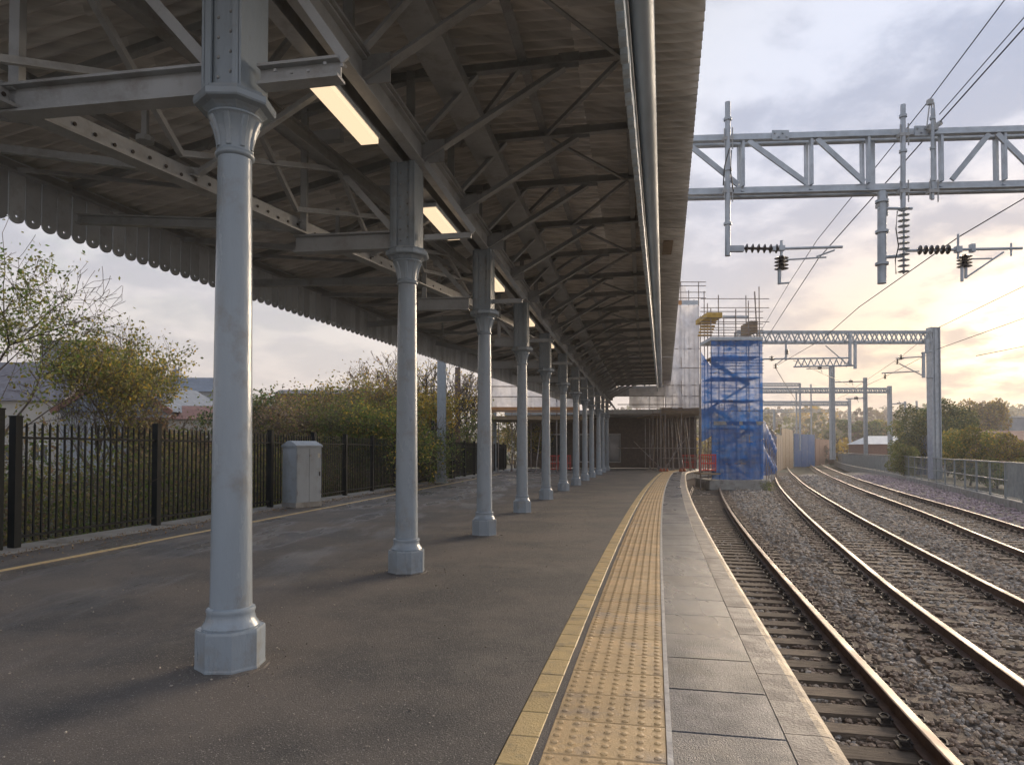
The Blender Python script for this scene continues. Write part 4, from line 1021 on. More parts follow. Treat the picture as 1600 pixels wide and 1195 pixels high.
# second gantry with mast on the right
def gantry(name_label, Y, mast_px, mtop, mbase, mw, truss_y0, truss_y1, left_px, n, extra=None):
    base = W(mast_px, mbase, Y); t = thing('overhead_line_gantry', name_label, 'gantry', (base.x, Y, base.z), group='overhead line gantries')
    tz = W(mast_px, mtop, Y).z; w = mw*Y/FP; b = MB()
    b.box((base.x, Y, (base.z+tz)/2), (w*.25, w*.9, tz-base.z)); b.box((base.x-w/2+.02, Y, (base.z+tz)/2), (.05, w, tz-base.z)); b.box((base.x+w/2-.02, Y, (base.z+tz)/2), (.05, w, tz-base.z)); b.box((base.x, Y-w*.3, (base.z+tz)/2), (w, .04, tz-base.z))
    b.build('mast', galv, t)
    if truss_y0:
        a, c = W(left_px, truss_y1, Y), W(mast_px-mw/2, truss_y1, Y); truss(t, a, c, W(0, truss_y0, Y).z-W(0, truss_y1, Y).z, .5, n, 'warren', .10*(Y/36)**.5, .09*(Y/36)**.5)
    return t
g2 = gantry('second gantry, with a thick grey mast behind the right hand fence', 41.5, 1461, 512, 748, 14, 519, 535, 1150, 20)
Yg = 41.1
b = MB(); a, c = W(1190,561,Yg), W(1330,559,Yg); b.tube(a, c, .05, 8); a, c = W(1240,573,Yg), W(1337,571,Yg); b.tube(a, c, .05, 8); b.build('lower_chord', galv, g2)
for k in range(9):
    b = MB(); x0_ = 1242+k*10; b.tube(W(x0_, 573, Yg), W(x0_+5, 561, Yg), .035, 5); b.tube(W(x0_+5, 561, Yg), W(x0_+10, 572, Yg), .035, 5); b.build('lower_diagonal', galv, g2)
for px, y0_, y1_ in ((1328,520,570),(1336,536,576),(1228,538,563),(1448,530,552),(1443,550,590)):
    b = MB(); b.tube(W(px,y0_,Yg), W(px,y1_,Yg), .10 if px > 1300 else .06, 8); b.build('drop_tube', galv, g2)
for (ax, ay, bx, by, r_) in ((1400,560,1443,557,.035),(1378,583,1436,580,.035),(1405,568,1440,586,.03),(1212,570,1230,556,.03),(1290,540,1325,570,.03),(1448,590,1458,590,.06),(1440,552,1456,549,.06)):
    b = MB(); b.tube(W(ax,ay,Yg), W(bx,by,Yg), r_, 6); b.build('registration_arm', galv, g2)
for (px, py) in ((1402,565),(1408,558),(1230,550),(1383,588),(1212,572),(1206,560)):
    b = MB(); insul(b, W(px,py-4,Yg), W(px,py+4,Yg), .16, 3, .04); b.build('insulator', ceram, g2)
g3 = gantry('third gantry, its pale mast just left of the fence bush', 80, 1391, 603, 712, 5, 607, 613, 1190, 26)
g4 = gantry('fourth gantry, small, with its mast left of the white roofed shed', 110, 1328, 624, 712, 3.6, 627.5, 633, 1190, 24)
def mast(px, top, base, w, Y, label, arms=()):
    p = W(px, base, Y); t = thing('overhead_line_mast', label, 'mast', (p.x, Y, p.z), group='single overhead line masts'); tz = W(px, top, Y).z; ww = w*Y/FP
    b = MB(); b.box((p.x, Y, (p.z+tz)/2), (ww*.3, ww, tz-p.z)); b.box((p.x-ww*.4, Y, (p.z+tz)/2), (ww*.2, ww, tz-p.z)); b.box((p.x+ww*.4, Y, (p.z+tz)/2), (ww*.2, ww, tz-p.z)); b.build('mast_body', galv, t)
    for (x1_, y1_) in arms:
        b = MB(); b.tube(W(px, y1_, Y), W(x1_, y1_+1, Y), .05*Y/60, 6); b.build('cantilever_arm', galv, t)
        b = MB(); insul(b, W((px+x1_)/2-3, y1_, Y), W((px+x1_)/2+3, y1_, Y), .16, 3, .05); b.build('insulator', ceram, t)
        b = MB(); b.tube(W((px+x1_)/2, y1_-4, Y), W((px+x1_)/2+4, y1_+6, Y), .03*Y/60, 5); b.build('stay', galv, t)
mast(1301, 571, 718, 6.5, 64, 'tallest single grey mast, standing left of the fence at the bend', [(1260, 575)])
mast(1353, 590, 712, 4.6, 74, 'single mast between the white roofed shed and the bend', [(1305, 596), (1322, 622)])
mast(1415, 627, 700, 2.6, 120, 'small distant mast right of the third gantry mast', [(1394, 630)])
mast(1433, 626, 690, 2.2, 150, 'smallest distant mast near the hill crest')
mast(1210, 640, 705, 3, 120, 'distant mast directly right of the blue tower', [])
mast(1245, 612, 700, 1.8, 140, 'thin distant mast over the blue hoarding', [(1228, 628)])
mast(1268, 600, 700, 1.8, 150, 'thin distant mast rising above the hill behind the bend', [(1245, 640)])
# distant gantry truss lines
for k, (Y, yy0, yy1, xr, lab) in enumerate(((150, 640, 643.5, 1300, 'farthest faint gantry crossing low over the bend'), (95, 599, 603, 1250, 'short portal boom high above the bend behind the blue tower'))):
    t = thing('overhead_line_gantry', lab, 'gantry', tuple(W(1200, 705, Y)), group='overhead line gantries')
    truss(t, W(1188, yy1, Y), W(xr, yy1, Y), (yy1-yy0)*Y/FP, .5, 14, 'warren', .10, .08)
    for px in (1190, xr): b = MB(); b.beam(W(px, 704, Y), W(px, yy0, Y), .2, .2); b.build('mast', galv, t)
# overhead wires
wires = [
 ('upper contact wire running over the near gantry and away left', [(1660,-130,9), (1570,0,11), (1452,157,13.8), (1277,375,20), (1232,444,25), (1190,515,41)], .011),
 ('catenary wire that meets the gantry yoke from the upper right', [(1700,-75,9.5), (1600,28,11.5), (1468,179,13.6)], .010),
 ('thick contact wire clamped at the gantry yoke and running off left', [(1700,-60,9), (1600,44,11.5), (1455,206,13.8), (1279,404,20), (1229,480,27), (1200,525,41)], .014),
 ('wire from the right arm of the near gantry down to the second gantry', [(1700,250,12), (1600,310,13.4), (1497,371,13.8), (1342,480,21), (1285,530,30), (1212,572,41)], .012),
 ('upper wire of the right hand track against the sunset', [(1700,395,26), (1600,447,30), (1466,512,41), (1404,560,60), (1330,610,90)], .016),
 ('middle wire of the right hand track against the sunset', [(1700,470,28), (1600,497,31), (1466,545,41), (1380,590,60), (1310,622,100)], .016),
 ('lower wire of the right hand track below the clouds', [(1700,515,28), (1600,541,31), (1525,556,34)], .016),
 ('sagging wire between the second and third gantries', [(1240,563,41), (1300,590,50), (1350,612,80)], .02),
 ('fine contact wire hanging over the bend from the lower boom', [(1212,575,41), (1225,597,50), (1240,620,80), (1250,640,140)], .02),
]
for lab, pth, r_ in wires:
    P = [W(*q) for q in pth]; b = MB(); b.pipe(P, r_, 5); o = b.build('overhead_wire', wirem); tag(o, lab, 'wire', 'overhead wires')

# ------------------------------------------------------------------ right fence
rf = thing('steel_fence', 'grey steel mesh fence on a low concrete kerb beside the right hand track', 'fence', (FR(30), 30, -.7))
rlen = [14+2.2*i for i in range(50)]
b = MB(); b.sweep([(-.14,-.5),(.14,-.5),(.14,.28),(-.14,.28)], [(FR(y), y, -.85) for y in rlen]); b.build('kerb', concm, rf)
ftz = lambda y: .86+.002*max(0, y-38)
b = MB(); b.sweep([(-.04,-.03),(.04,-.03),(.04,.03),(-.04,.03)], [(FR(y), y, ftz(y)) for y in rlen]); b.build('top_rail', gfence, rf)
b = MB(); b.sweep([(-.02,-.02),(.02,-.02),(.02,.02),(-.02,.02)], [(FR(y), y, .15) for y in rlen]); b.build('middle_rail', gfence, rf)
b = MB(); b.sweep([(-.02,-.02),(.02,-.02),(.02,.02),(-.02,.02)], [(FR(y), y, -.50) for y in rlen]); b.build('bottom_rail', gfence, rf)
pm2 = MB(); pm2.box((0,0,.73), (.07,.07,1.46)); pme2 = pm2.mesh('fence_post', gfence)
for y in rlen[:44]: piece('fence_post', pme2, rf, (FR(y), y, -.6), head(FR, y))
bar = MB(); bar.box((0,0,.68), (.009,.009,1.36)); barm = bar.mesh('fence_bar', gfence)
y = 24.0; k = 0; rest = MB()
while y < 75:
    if k < 290: piece('fence_bar', barm, rf, (FR(y), y, -.52), 0)
    else: rest.box((FR(y), y, .16), (.02,.02,1.36))
    y += .2; k += 1
if rest.v: rest.build('fence_bars', gfence, rf)['kind'] = 'stuff'
def solid_panel(y0, y1, m=gfence):
    b = MB(); n = max(2, int((y1-y0)/.12)); 
    for i in range(n):
        y = y0+(y1-y0)*i/n; b.box((FR(y)-.03, y, .18), (.02,.07,1.30), head(FR, y))
    b.build('fence_panel', m, rf)
solid_panel(24.6, 26.9); solid_panel(62, 100)
b = MB(); b.sweep([(-.015,-.65),(.015,-.65),(.015,.65),(-.015,.65)], [(FR(y), y, .18) for y in (53,55,60,70,80,90,100,120,150)]); b.build('fence_panel', gfence, rf)

# ------------------------------------------------------------------ vegetation
def leaves(P, size, cols, aspect=.6):
    """quads at P with random orientation"""
    n = len(P); a = rng.normal(size=(n, 3)); a /= np.linalg.norm(a, axis=1)[:, None]; c = rng.normal(size=(n, 3)); c -= (c*a).sum(1)[:, None]*a; c /= np.linalg.norm(c, axis=1)[:, None]
    s = (size*rng.uniform(.6, 1.3, n))[:, None]; a = a*s; c = c*s*aspect
    V = np.stack([P-a, P+c, P+a, P-c], 1).reshape(-1, 3); F = np.arange(4*n).reshape(n, 4); return V, F, cols
def palette(n, cs, jit=.3):
    cs = np.array(cs)*1.25; i = rng.integers(0, len(cs), n); return cs[i]*rng.uniform(1-jit, 1+jit, (n, 1))
GREEN = [(.11,.17,.03),(.15,.19,.045),(.08,.13,.03),(.19,.19,.05)]
GOLD = [(.38,.27,.05),(.30,.25,.055),(.20,.20,.045),(.44,.29,.045)]
RUST = [(.25,.15,.085),(.21,.16,.09),(.16,.14,.07),(.31,.23,.13),(.17,.13,.11)]
DARK = [(.06,.10,.04),(.085,.12,.05),(.10,.115,.05)]
OLIVE = [(.16,.17,.045),(.22,.20,.06),(.13,.155,.045),(.27,.23,.07)]
def branches(b, p, dirn, length, rad, depth, rnd, tips, spread=.6, nch=3, gnarl=.25, minr=.006, up=.15):
    segs = 4; pts_ = [p]; d = dirn.normalized()
    for i in range(segs):
        d = (d+Vector((rnd.gauss(0, gnarl), rnd.gauss(0, gnarl), rnd.gauss(0, gnarl)+up))*.35).normalized(); p = p+d*length/segs; pts_.append(p)
    n = 7 if depth > 3 else (5 if depth > 1 else 3)
    for i in range(segs):
        r0 = max(minr, rad*(1-.6*i/segs)); r1 = max(minr, rad*(1-.6*(i+1)/segs)); b.tube(pts_[i], pts_[i+1], r0, n, r1, caps=False)
    if depth <= 1: tips += pts_[1:]
    if depth == 0: return
    for k in range(nch+(1 if depth > 2 else 0)):
        at = pts_[rnd.randint(2, segs)] if k else pts_[-1]
        ax = Vector((rnd.gauss(0, 1), rnd.gauss(0, 1), rnd.gauss(0, .6))); nd = (d+ax.normalized()*spread*rnd.uniform(.7, 1.4)).normalized()
        branches(b, at, nd, length*rnd.uniform(.6, .82), rad*.45, depth-1, rnd, tips, spread, nch, gnarl, minr, up)
def tree(name, label, cat, base, height, trunk_r, depth, pal, nleaf, lsize, lspread, seed, spread=.6, nch=3, group=None, stems=1, bark=barkm, minr=.006, bushy=0, up=.15):
    rnd = random.Random(seed); t = thing(name, label, cat, base, group=group); b = MB(); tips = []
    for s in range(stems):
        d0 = Vector((rnd.uniform(-.4,.4)*(stems > 1), rnd.uniform(-.4,.4)*(stems > 1), 1)); branches(b, Vector(base)+Vector((rnd.uniform(-.2,.2)*(stems > 1), 0, 0)), d0, height*.38, trunk_r, depth, rnd, tips, spread, nch, minr=minr, up=up)
    hmax = max(p.z for p in tips)-base[2]; k = height/hmax
    b.v = [(base[0]+(x-base[0])*k, base[1]+(y-base[1])*k, base[2]+(z-base[2])*k) for x, y, z in b.v]
    b.build('trunk', bark, t)
    T = np.array([tuple(Vector(base)+(p-Vector(base))*k) for p in tips])
    P = T[rng.integers(0, len(T), nleaf)]+rng.normal(size=(nleaf, 3))*lspread
    # uneven clumps: drop leaves by a coarse noise
    nz = np.sin(P[:, 0]*2.1+seed)+np.sin(P[:, 1]*1.7+2*seed)+np.sin(P[:, 2]*2.6+seed)+rng.normal(size=nleaf)*.7; keep = nz > (-.3 if bushy == 0 else -1.2); P = P[keep]
    if len(P):
        c = palette(len(P), pal)*(1+.25*np.clip(nz[keep], -1, 1))[:, None]
        V, F, c = leaves(P, lsize, c); off = Vector(base); me = fast_mesh('crown', V-np.array(off), F, leafm, c); o = bpy.data.objects.new('crown', me); COL.objects.link(o); o.parent = t
    return t
def at_px(px, Y, z): p = W(px, 700, Y); return (p.x, Y, z)
tree('thin_tree', 'half bare tree with sparse green leaves at the far left edge', 'tree', at_px(-25, 15, -.4), 7.2, .11, 5, GREEN+OLIVE, 9000, .045, .14, 11, .75, 3, bark=twigm, minr=.006, up=.10)
tree('yellow_tree', 'yellowing tree behind the fence between the two slate roofs', 'tree', at_px(170, 19, -.4), 5.7, .09, 5, GOLD+OLIVE+OLIVE, 17000, .05, .17, 5, .6, 3, stems=3, bark=twigm, up=.2)
tree('bare_tree', 'bare twiggy tree above the hedge, left of the second column', 'tree', at_px(585, 34, -.4), 6.3, .14, 5, RUST, 1200, .06, .2, 23, .7, 3, bark=twigm, minr=.012)
tree('bare_tree', 'taller bare tree directly behind the second column', 'tree', at_px(640, 36, -.4), 7.6, .16, 5, RUST+GOLD, 1500, .06, .2, 29, .7, 3, bark=twigm, minr=.012)
tree('bare_tree', 'bare tree with dark trunk left of the grey steel stanchion', 'tree', at_px(672, 33, -.4), 6.4, .15, 5, GOLD, 1800, .06, .22, 37, .65, 3, bark=barkm, minr=.012)
tree('bare_tree', 'bare slender tree between the rusty stanchion and third column', 'tree', at_px(735, 44, -.4), 7.4, .14, 5, RUST, 700, .07, .2, 41, .7, 3, bark=twigm, minr=.014)
tree('bushy_tree', 'dark rounded evergreen left of the hedge, right of the nearest column', 'tree', at_px(412, 30, -.4), 4.4, .10, 4, DARK+GREEN, 9000, .07, .28, 43, .6, 3, bushy=1)
tree('bushy_tree', 'dark rounded evergreen beside its twin, nearer the bare trees', 'tree', at_px(448, 31, -.4), 4.0, .10, 4, DARK+GREEN, 9000, .07, .28, 47, .6, 3, bushy=1)
tree('golden_bush', 'golden leaved bush behind the second column and stanchion', 'bush', at_px(668, 31, -.4), 4.1, .08, 4, GOLD, 8000, .06, .28, 53, .6, 3, bushy=1)
for i, (px, Y, h_, pal_, lab) in enumerate(((505, 27, 3.3, RUST+OLIVE, 'reddish brown bramble thicket above the cabinet'), (552, 26, 3.0, GREEN+OLIVE, 'green bush in the middle of the hedge, right of the brambles'), (600, 25, 2.9, GREEN+GREEN+GOLD, 'lush green bush just left of the second column'),
        (455, 25, 2.9, RUST+RUST, 'brown twiggy thicket behind the cabinet'), (530, 30, 4.0, OLIVE+GOLD, 'tall olive bush under the bare trees'), (610, 31, 4.4, OLIVE+GOLD+RUST, 'tall olive and gold bush beside the second column'), (565, 33, 4.6, RUST+GOLD, 'rust coloured bush below the bare tree'), (640, 27, 2.7, DARK+GREEN, 'dark green bush half hidden by the second column'),
        (410, 24, 2.5, OLIVE+RUST, 'olive brown bramble bush right of the nearest column'), (300, 21, 2.3, RUST, 'reddish bramble tangle left of the nearest column'), (250, 19, 2.0, RUST+OLIVE, 'low bramble bush in front of the blue grey gable'), (720, 40, 3.6, OLIVE+GREEN, 'bush behind the gate'), (800, 52, 4.0, GOLD+OLIVE, 'yellow green bush beyond the low scaffold'), (850, 54, 4.0, OLIVE+GREEN, 'olive bush under the right end of the low scaffold'))):
    tree('hedge_bush', lab, 'bush', at_px(px, Y, -.5), h_*1.3, .05, 4, pal_, 9500 if Y < 40 else 4500, .05 if Y < 28 else .065, .22+.05*(Y > 26), 60+i, .8, 3, stems=4, bark=twigm, bushy=1, minr=.006, group='bushes of the hedge behind the fence')
# undergrowth band behind the left fence
def band(name, n, f, y0, y1, zlo, zhi, pal, size, depth=2.5, lean=0):
    y = rng.uniform(y0, y1, n); dd = rng.uniform(0, depth, n)+.35; x = f(y)-dd
    top = zhi*(.62+.25*np.sin(y*1.9+dd)+.2*np.sin(y*4.3+dd*2)); z_ = zlo+(top-zlo)*rng.uniform(0, 1, n)**.8
    P = np.stack([x, y, z_], 1); pi = (np.sin(y*1.1)+np.sin(z_*3+y*2.3)+rng.normal(size=n)*.8)
    c = np.where((pi > .3)[:, None], palette(n, pal[0]), palette(n, pal[1])); V, F, c = leaves(P, size, c, .55); return link(name, fast_mesh(name, V, F, leafm, c))
FLv = lambda y: -8.43+.175*y
tag(band('undergrowth', 55000, FLv, 6, 24, -.35, 1.75, (GREEN+GREEN+OLIVE, OLIVE+RUST), .035, 2.6), kind='stuff')
tag(band('undergrowth', 26000, FLv, 24, 46, -.35, 2.1, (GREEN+GREEN+OLIVE, OLIVE), .055, 3.5), kind='stuff')
tw = MB(); rr = random.Random(5)
for k in range(1500):
    y = rr.uniform(7, 30); x = FL(y)-rr.uniform(.4, 3); p = Vector((x, y, rr.uniform(-.3, .8))); q = p+Vector((rr.gauss(0,.5), rr.gauss(0,.5), rr.uniform(.2, 1.1))); tw.tube(p, q, .006, 3, .003, caps=False)
tag(tw.build('bramble_stems', twigm), kind='stuff')
# dry leaves and grit along the kerb
n = 2600; y = rng.uniform(7, 32, n); x = -8.43+.175*y+.25+np.abs(rng.normal(size=n))*.3; P = np.stack([x, y, np.full(n, .012)+rng.uniform(0, .012, n)], 1)
V, F, c = leaves(P, .016, palette(n, [(.26,.15,.06),(.18,.12,.07),(.3,.22,.12)])); V[:, 2] = np.clip(V[:, 2], .008, .04)
tag(link('fallen_leaves', fast_mesh('fallen_leaves', V, F, litter, c)), kind='stuff')
# weeds at the gate and at the tower
def weed(name, label, base, n, h_, pal, seed, lsz=.05):
    rd = random.Random(seed); b = MB(); V0 = []; 
    P = np.array([base])+rng.normal(size=(n, 3))*np.array([h_*.45, h_*.45, h_*.35])+np.array([0, 0, h_*.5]); P[:, 2] = np.maximum(P[:, 2], base[2])
    V, F, c = leaves(P, lsz, palette(n, pal), .3); o = link(name, fast_mesh(name, V-np.array(base), F, leafm, c)); o.location = base; tag(o, label, 'plant', kind='stuff'); return o
weed('weed_clump', 'tall green weeds growing at the foot of the pale grey stanchion', (FL(28.6)+.25, 28.3, 0), 700, .8, GREEN, 3)
weed('weed_clump', 'green weeds at the corner of the concrete block under the blue tower', (W(1198,760,38.5).x, 38.5, -.95), 500, .5, GREEN, 4)
# right side planting
def rbush(px, Y, h_, w_, pal, lab, n=9000, ls=.07, name='bush', zb=-1.0, cat='bush'):
    base = Vector(at_px(px, Y, zb)); t = thing(name, lab, cat, tuple(base)); rd = random.Random(int(px)); b = MB(); tips = []
    branches(b, base, Vector((0,0,1)), h_*.3, .08, 3, rd, tips, .8, 3); b.build('trunk', barkm, t)
    m = 26; cen = np.stack([rng.normal(size=m)*w_*.34, rng.normal(size=m)*w_*.3, rng.uniform(.25, .92, m)*h_], 1); cen[:, 0] *= (1.15-.6*(cen[:, 2]/h_)); 
    i = rng.integers(0, m, n); dirs = rng.normal(size=(n, 3)); dirs /= np.linalg.norm(dirs, axis=1)[:, None]; rad = h_*.17*rng.uniform(.4, 1.15, n)**.5
    P = cen[i]+dirs*rad[:, None]; shade = rng.uniform(.6, 1.3, m)[i]; P[:, 2] = np.maximum(P[:, 2], .02)
    V, F, c = leaves(P, ls, palette(n, pal)*shade[:, None]); me = fast_mesh('crown', V, F, leafm, c); o = bpy.data.objects.new('crown', me); COL.objects.link(o); o.parent = t; return t
rbush(1480, 62, 6.6, 6.0, DARK+DARK+OLIVE, 'tall dark green tree directly behind the thick gantry mast', 16000, .11, 'green_tree', cat='tree')
rbush(1437, 66, 4.9, 4.4, OLIVE+GREEN, 'olive tree left of the thick gantry mast', 9000, .11, 'green_tree', cat='tree')
rbush(1515, 44, 3.7, 4.0, OLIVE+GOLD+GREEN, 'yellow green bush right of the thick gantry mast', 12000, .075)
rbush(1557, 42, 3.2, 3.6, OLIVE+GOLD+RUST, 'golden olive bush behind the fence near the right edge', 12000, .075)
rbush(1603, 38, 2.7, 3.4, GOLD+RUST+OLIVE, 'rusty gold bush at the right edge of the picture', 10000, .07)
rbush(1585, 33, 2.0, 2.4, GREEN+OLIVE, 'low green bush close behind the mesh fence', 8000, .06)
rbush(1541, 115, 9.2, 8.0, GOLD+GOLD+RUST, 'large golden autumn tree on the slope below the hill crest', 14000, .19, 'golden_tree', cat='tree', zb=.3)
rbush(1413, 51.2, 2.5, 1.5, GREEN+OLIVE, 'bright green ivy bush growing through the mesh fence', 9000, .055, zb=-.8)
rbush(1350, 150, 7.5, 10, DARK+GREEN, 'dark green tree behind the white roofed shed', 9000, .3, 'green_tree', cat='tree', zb=0)
rbush(1390, 165, 8, 12, OLIVE+GOLD, 'olive tree rising behind the shed, right of the dark one', 9000, .3, 'green_tree', cat='tree', zb=0)
# distant woodland on the hills and around the bend
def woodland(name, n, xr, yr, hfun, size, pal, per=90, ls=.5):
    Ps = []; cs = []
    for k in range(n):
        x = random.uniform(*xr); y = random.uniform(*yr); z0 = hfun(x, y); s = random.uniform(*size); m = per
        dd = rng.normal(size=(m, 3)); dd /= np.linalg.norm(dd, axis=1)[:, None]
        P = np.array([x, y, z0+s*.55])+dd*np.array([s*.45, s*.45, s*.55])*(rng.uniform(.3, 1, (m, 1))**.4); Ps.append(P)
        base = np.array(pal[random.randrange(len(pal))])*random.uniform(.7, 1.25); cs.append(np.tile(base, (m, 1))*rng.uniform(.7, 1.3, (m, 1)))
    P = np.concatenate(Ps); c = np.concatenate(cs); V, F, c = leaves(P, ls, c, .8); o = link(name, fast_mesh(name, V, F, leafm, c)); return tag(o, kind='stuff')
HZ = lambda x, y: -1.4+hz(x, y)
woodland('distant_woodland', 700, (60, 560), (190, 700), HZ, (6, 11), DARK+OLIVE+RUST+GOLD, 70, 1.0)
woodland('distant_woodland', 260, (35, 150), (110, 230), HZ, (3.5, 6.5), RUST+GOLD+OLIVE+RUST, 110, .42)
woodland('far_left_treeline', 180, (-160, 10), (75, 150), HZ, (3.5, 6.0), RUST+OLIVE+DARK, 90, .35)

# ------------------------------------------------------------------ buildings
def house(label, cxp, Y, w, dpt, wall_h, roof_h, wm, rm, rz=0, chim=(), zb=-1.0, name='house', wins=(), hip=False, ridge_along='x'):
    c = W(cxp, 700, Y); t = thing(name, label, 'building', (c.x, Y, zb), rz)
    b = MB(); b.box((0,0,wall_h/2), (w, dpt, wall_h)); loc_part(b, 'wall', wm, t)
    b = MB(); o_ = .25
    if roof_h > .3:
        if ridge_along == 'x':
            vs = [(-w/2-o_,-dpt/2-o_,wall_h),(w/2+o_,-dpt/2-o_,wall_h),(w/2+o_,dpt/2+o_,wall_h),(-w/2-o_,dpt/2+o_,wall_h),(-w/2-o_+(w*.2 if hip else 0),0,wall_h+roof_h),(w/2+o_-(w*.2 if hip else 0),0,wall_h+roof_h)]
            b.add(vs, [(0,1,5,4),(2,3,4,5),(1,2,5),(3,0,4),(0,3,2,1)])
        else:
            vs = [(-w/2-o_,-dpt/2-o_,wall_h),(w/2+o_,-dpt/2-o_,wall_h),(w/2+o_,dpt/2+o_,wall_h),(-w/2-o_,dpt/2+o_,wall_h),(0,-dpt/2-o_,wall_h+roof_h),(0,dpt/2+o_,wall_h+roof_h)]
            b.add(vs, [(3,0,4,5),(1,2,5,4),(0,1,4),(2,3,5),(0,3,2,1)])
    else: b.box((0,0,wall_h+.12), (w+.3, dpt+.3, .24))
    r_ = loc_part(b, 'roof', rm, t)
    if ridge_along == 'y' and roof_h > .3:
        for s in (-1, 1):
            b = MB(); b.beam((s*(w/2+.3), -dpt/2-.3, wall_h-.05), (0, -dpt/2-.3, wall_h+roof_h+.05), .12, .28); loc_part(b, 'barge_board', redroof, r_)
    for (dx, hh) in chim:
        b = MB(); b.box((dx,0,wall_h+roof_h*.7+hh/2), (.75,.6,hh)); 
        for q in (-.18, .18): b.tube((dx+q,0,wall_h+roof_h*.7+hh), (dx+q,0,wall_h+roof_h*.7+hh+.35), .1, 8)
        loc_part(b, 'chimney', render_g, r_)
    for (dx, zc, ww, hh) in wins:
        b = MB(); b.box((dx,-dpt/2-.03,zc), (ww,.08,hh)); f_ = loc_part(b, 'window', whitem, t)
        for s in (-1, 1): b = MB(); b.box((dx+s*ww/4,-dpt/2-.08,zc), (ww/2-.08,.03,hh-.14)); loc_part(b, 'pane', glassm, f_)
    return t
def zh(py, Y): return W(800, py, Y).z
Yh = 46
house('long house with a brown slate roof behind the left tree', 45, Yh, 9.0, 7, zh(632,Yh)+1.0, zh(566,Yh)-zh(632,Yh), render_w, slate, wins=((-1.5, 2.4, 1.2, 1.0), (1.4, 2.2, 1.3, 1.1), (3.2, 2.2, 1.0, 1.1)), chim=((2.5,.8),))
house('flat topped grey block rising behind the yellow tree', 137, 52, 3.9, 5, zh(545,52)+1.0, .2, render_g, concm, wins=((-.8, 6.0, .9, 1.0), (.9, 6.0, .9, 1.0)), name='tower_block')
house('low building with a blue grey gable edged in terracotta', 248, 40, 5.6, 9, zh(650,40)+1.0, zh(600,40)-zh(650,40), render_g, slateb, ridge_along='y', name='outbuilding')
house('single storey extension with a red tiled roof beside the gable', 300, 38, 4.5, 5, zh(658,38)+1.0, zh(634,38)-zh(658,38), render_w, redroof, name='outbuilding', wins=((-.8,1.6,1.0,.6),))
house('pale blue roofed house with two chimneys on the skyline', 312, 70, 6.4, 6, zh(616,70)+1.0, zh(590,70)-zh(616,70), render_g, slateb, chim=((-2.4,1.3),(2.2,1.3)), wins=((-1.2,4.0,1.0,1.0),))
house('distant brown roofed terrace above the hedge', 505, 75, 9, 5, zh(618,75)+1.0, zh(609,75)-zh(618,75), brickr, slate, wins=((-2,4.2,1,1),(1.5,4.2,1,1)))
house('small house with a white roof and brick walls behind the masts', 1380, 105, 7.6, 6, zh(694,105)+1.0, zh(681,105)-zh(694,105), brickr, whitem, zb=-1.0, wins=((-2.4,.9,1.0,.9),(0,.9,1.0,.9),(2.4,.9,1.0,.9)), hip=True, name='shed')
house('large pale grey warehouse below the hill at the right edge', 1610, 130, 17, 14, zh(655,130)+1.0, .2, render_g, whitem, name='warehouse', wins=((-3,4,1.2,.8),))
house('long low building with a brown roof behind the bushes on the right', 1600, 85, 17, 8, zh(692,85)+1.0, zh(673,85)-zh(692,85), brickr, redroof, name='outbuilding')
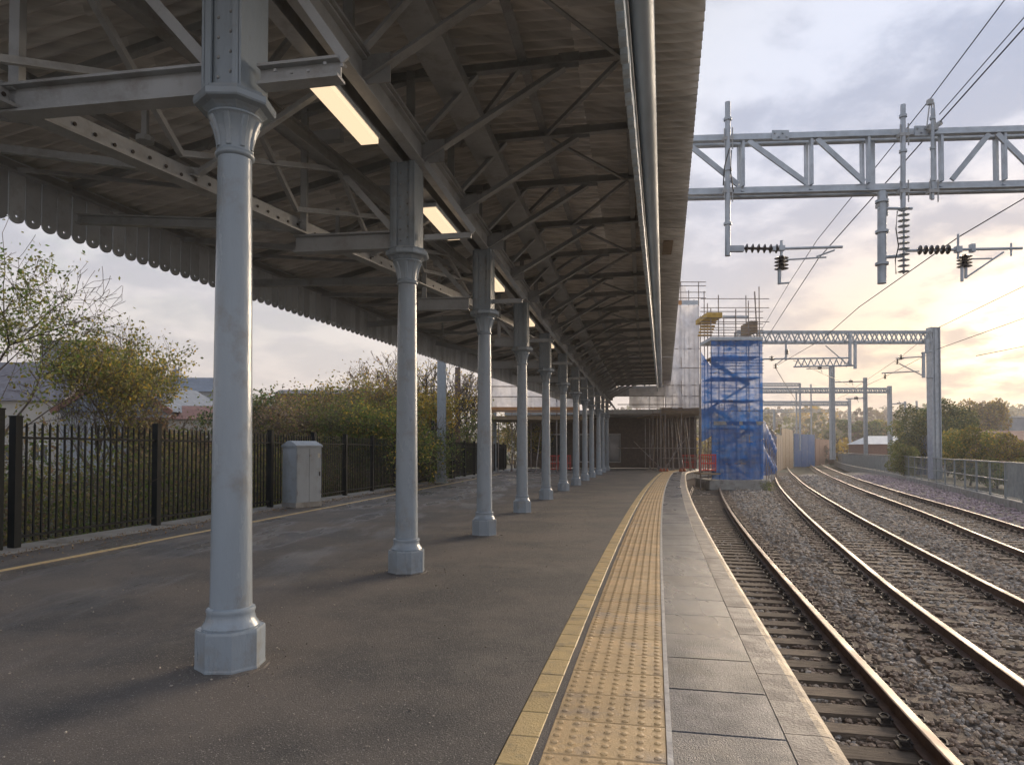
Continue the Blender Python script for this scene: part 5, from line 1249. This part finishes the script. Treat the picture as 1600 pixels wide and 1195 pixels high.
# blue fence panel on the right, hoardings round the bend
def hoard(label, pa, pb, z0, z1, m, name='hoarding', n=6):
    t = thing(name, label, 'hoarding', (pa[0], pa[1], z0)); a, c = Vector((pa[0], pa[1], 0)), Vector((pb[0], pb[1], 0))
    for i in range(n):
        p, q = a+(c-a)*i/n, a+(c-a)*(i+.96)/n; mid = (p+q)/2; an = math.atan2((q-p).y, (q-p).x)
        b = MB(); b.box((mid.x, mid.y, (z0+z1)/2+random.uniform(-.04,.04)), ((q-p).length, .06, z1-z0), an)
        b.build('hoarding_panel', m, t)
    for i in range(n+1):
        p = a+(c-a)*i/n; b = MB(); b.box((p.x, p.y+.08, (z0+z1)/2+.1), (.1,.1,z1-z0+.1)); b.build('hoarding_post', steel, t)
p0, p1 = W(1420,705,70), W(1456,705,62); hoard('blue grey slatted fence sloping up beside the thick mast', (p0.x, 70), (p1.x, 62), -1, zh(683,66), mat('dull_blue', (.10,.15,.30), (.08,.12,.24)), 'blue_fence')
p0, p1 = W(1241,700,95), W(1273,700,100); hoard('blue hoarding at the outside of the bend', (p0.x, 95), (p1.x, 100), -1, zh(678,97), bluewall, n=3)
p0, p1 = W(1221,700,82), W(1239,700,90); hoard('sunlit tan timber hoarding left of the blue hoarding', (p0.x, 82), (p1.x, 90), -1, zh(670,85), mat('tan_board', (.20,.115,.055), (.15,.085,.04)), n=3)
p0, p1 = W(1209,700,72), W(1222,700,82); hoard('grey hoarding panels beside the tan timber one', (p0.x, 72), (p1.x, 82), -1, zh(678,75), rustpost, n=4)
p0, p1 = W(1274,700,102), W(1305,700,125); hoard('grey panel fence continuing right from the blue hoarding', (p0.x, 102), (p1.x, 125), -1, zh(686,110), brickr, n=6)

# grit and small debris on the tarmac
n = 1800; y = rng.uniform(2.6, 22, n); P = np.stack([-8.0+.18*y+rng.uniform(0, 7.2, n), y, np.full(n, .004)], 1)
for cx_, cy_ in zip(colX[:6], colY[:6]):
    k = 60; a = rng.uniform(0, 6.28, k); rr_ = .24+np.abs(rng.normal(size=k))*.16; P = np.concatenate([P, np.stack([cx_+rr_*np.cos(a), cy_+rr_*np.sin(a), np.full(k, .004)], 1)])
gg = rng.uniform(.2, .6, (len(P), 1)); tag(stones('grit', P, rng.uniform(.003, .009, len(P)), gg*np.array([[1, .88, .74]])), kind='stuff')
# ------------------------------------------------------------------ air
hm = bpy.data.materials.new('haze_air'); hm.use_nodes = True; hm.node_tree.nodes.clear()
vo = hm.node_tree.nodes.new('ShaderNodeVolumePrincipled'); mo = hm.node_tree.nodes.new('ShaderNodeOutputMaterial')
vo.inputs['Color'].default_value = (.95,.93,.92,1); vo.inputs['Density'].default_value = .0010; vo.inputs['Anisotropy'].default_value = .3
hm.node_tree.links.new(vo.outputs[0], mo.inputs['Volume'])
b = MB(); b.box((210, 410, 23.5), (2240, 960, 53)); hz_o = b.build('haze', hm); tag(hz_o, kind='stuff')
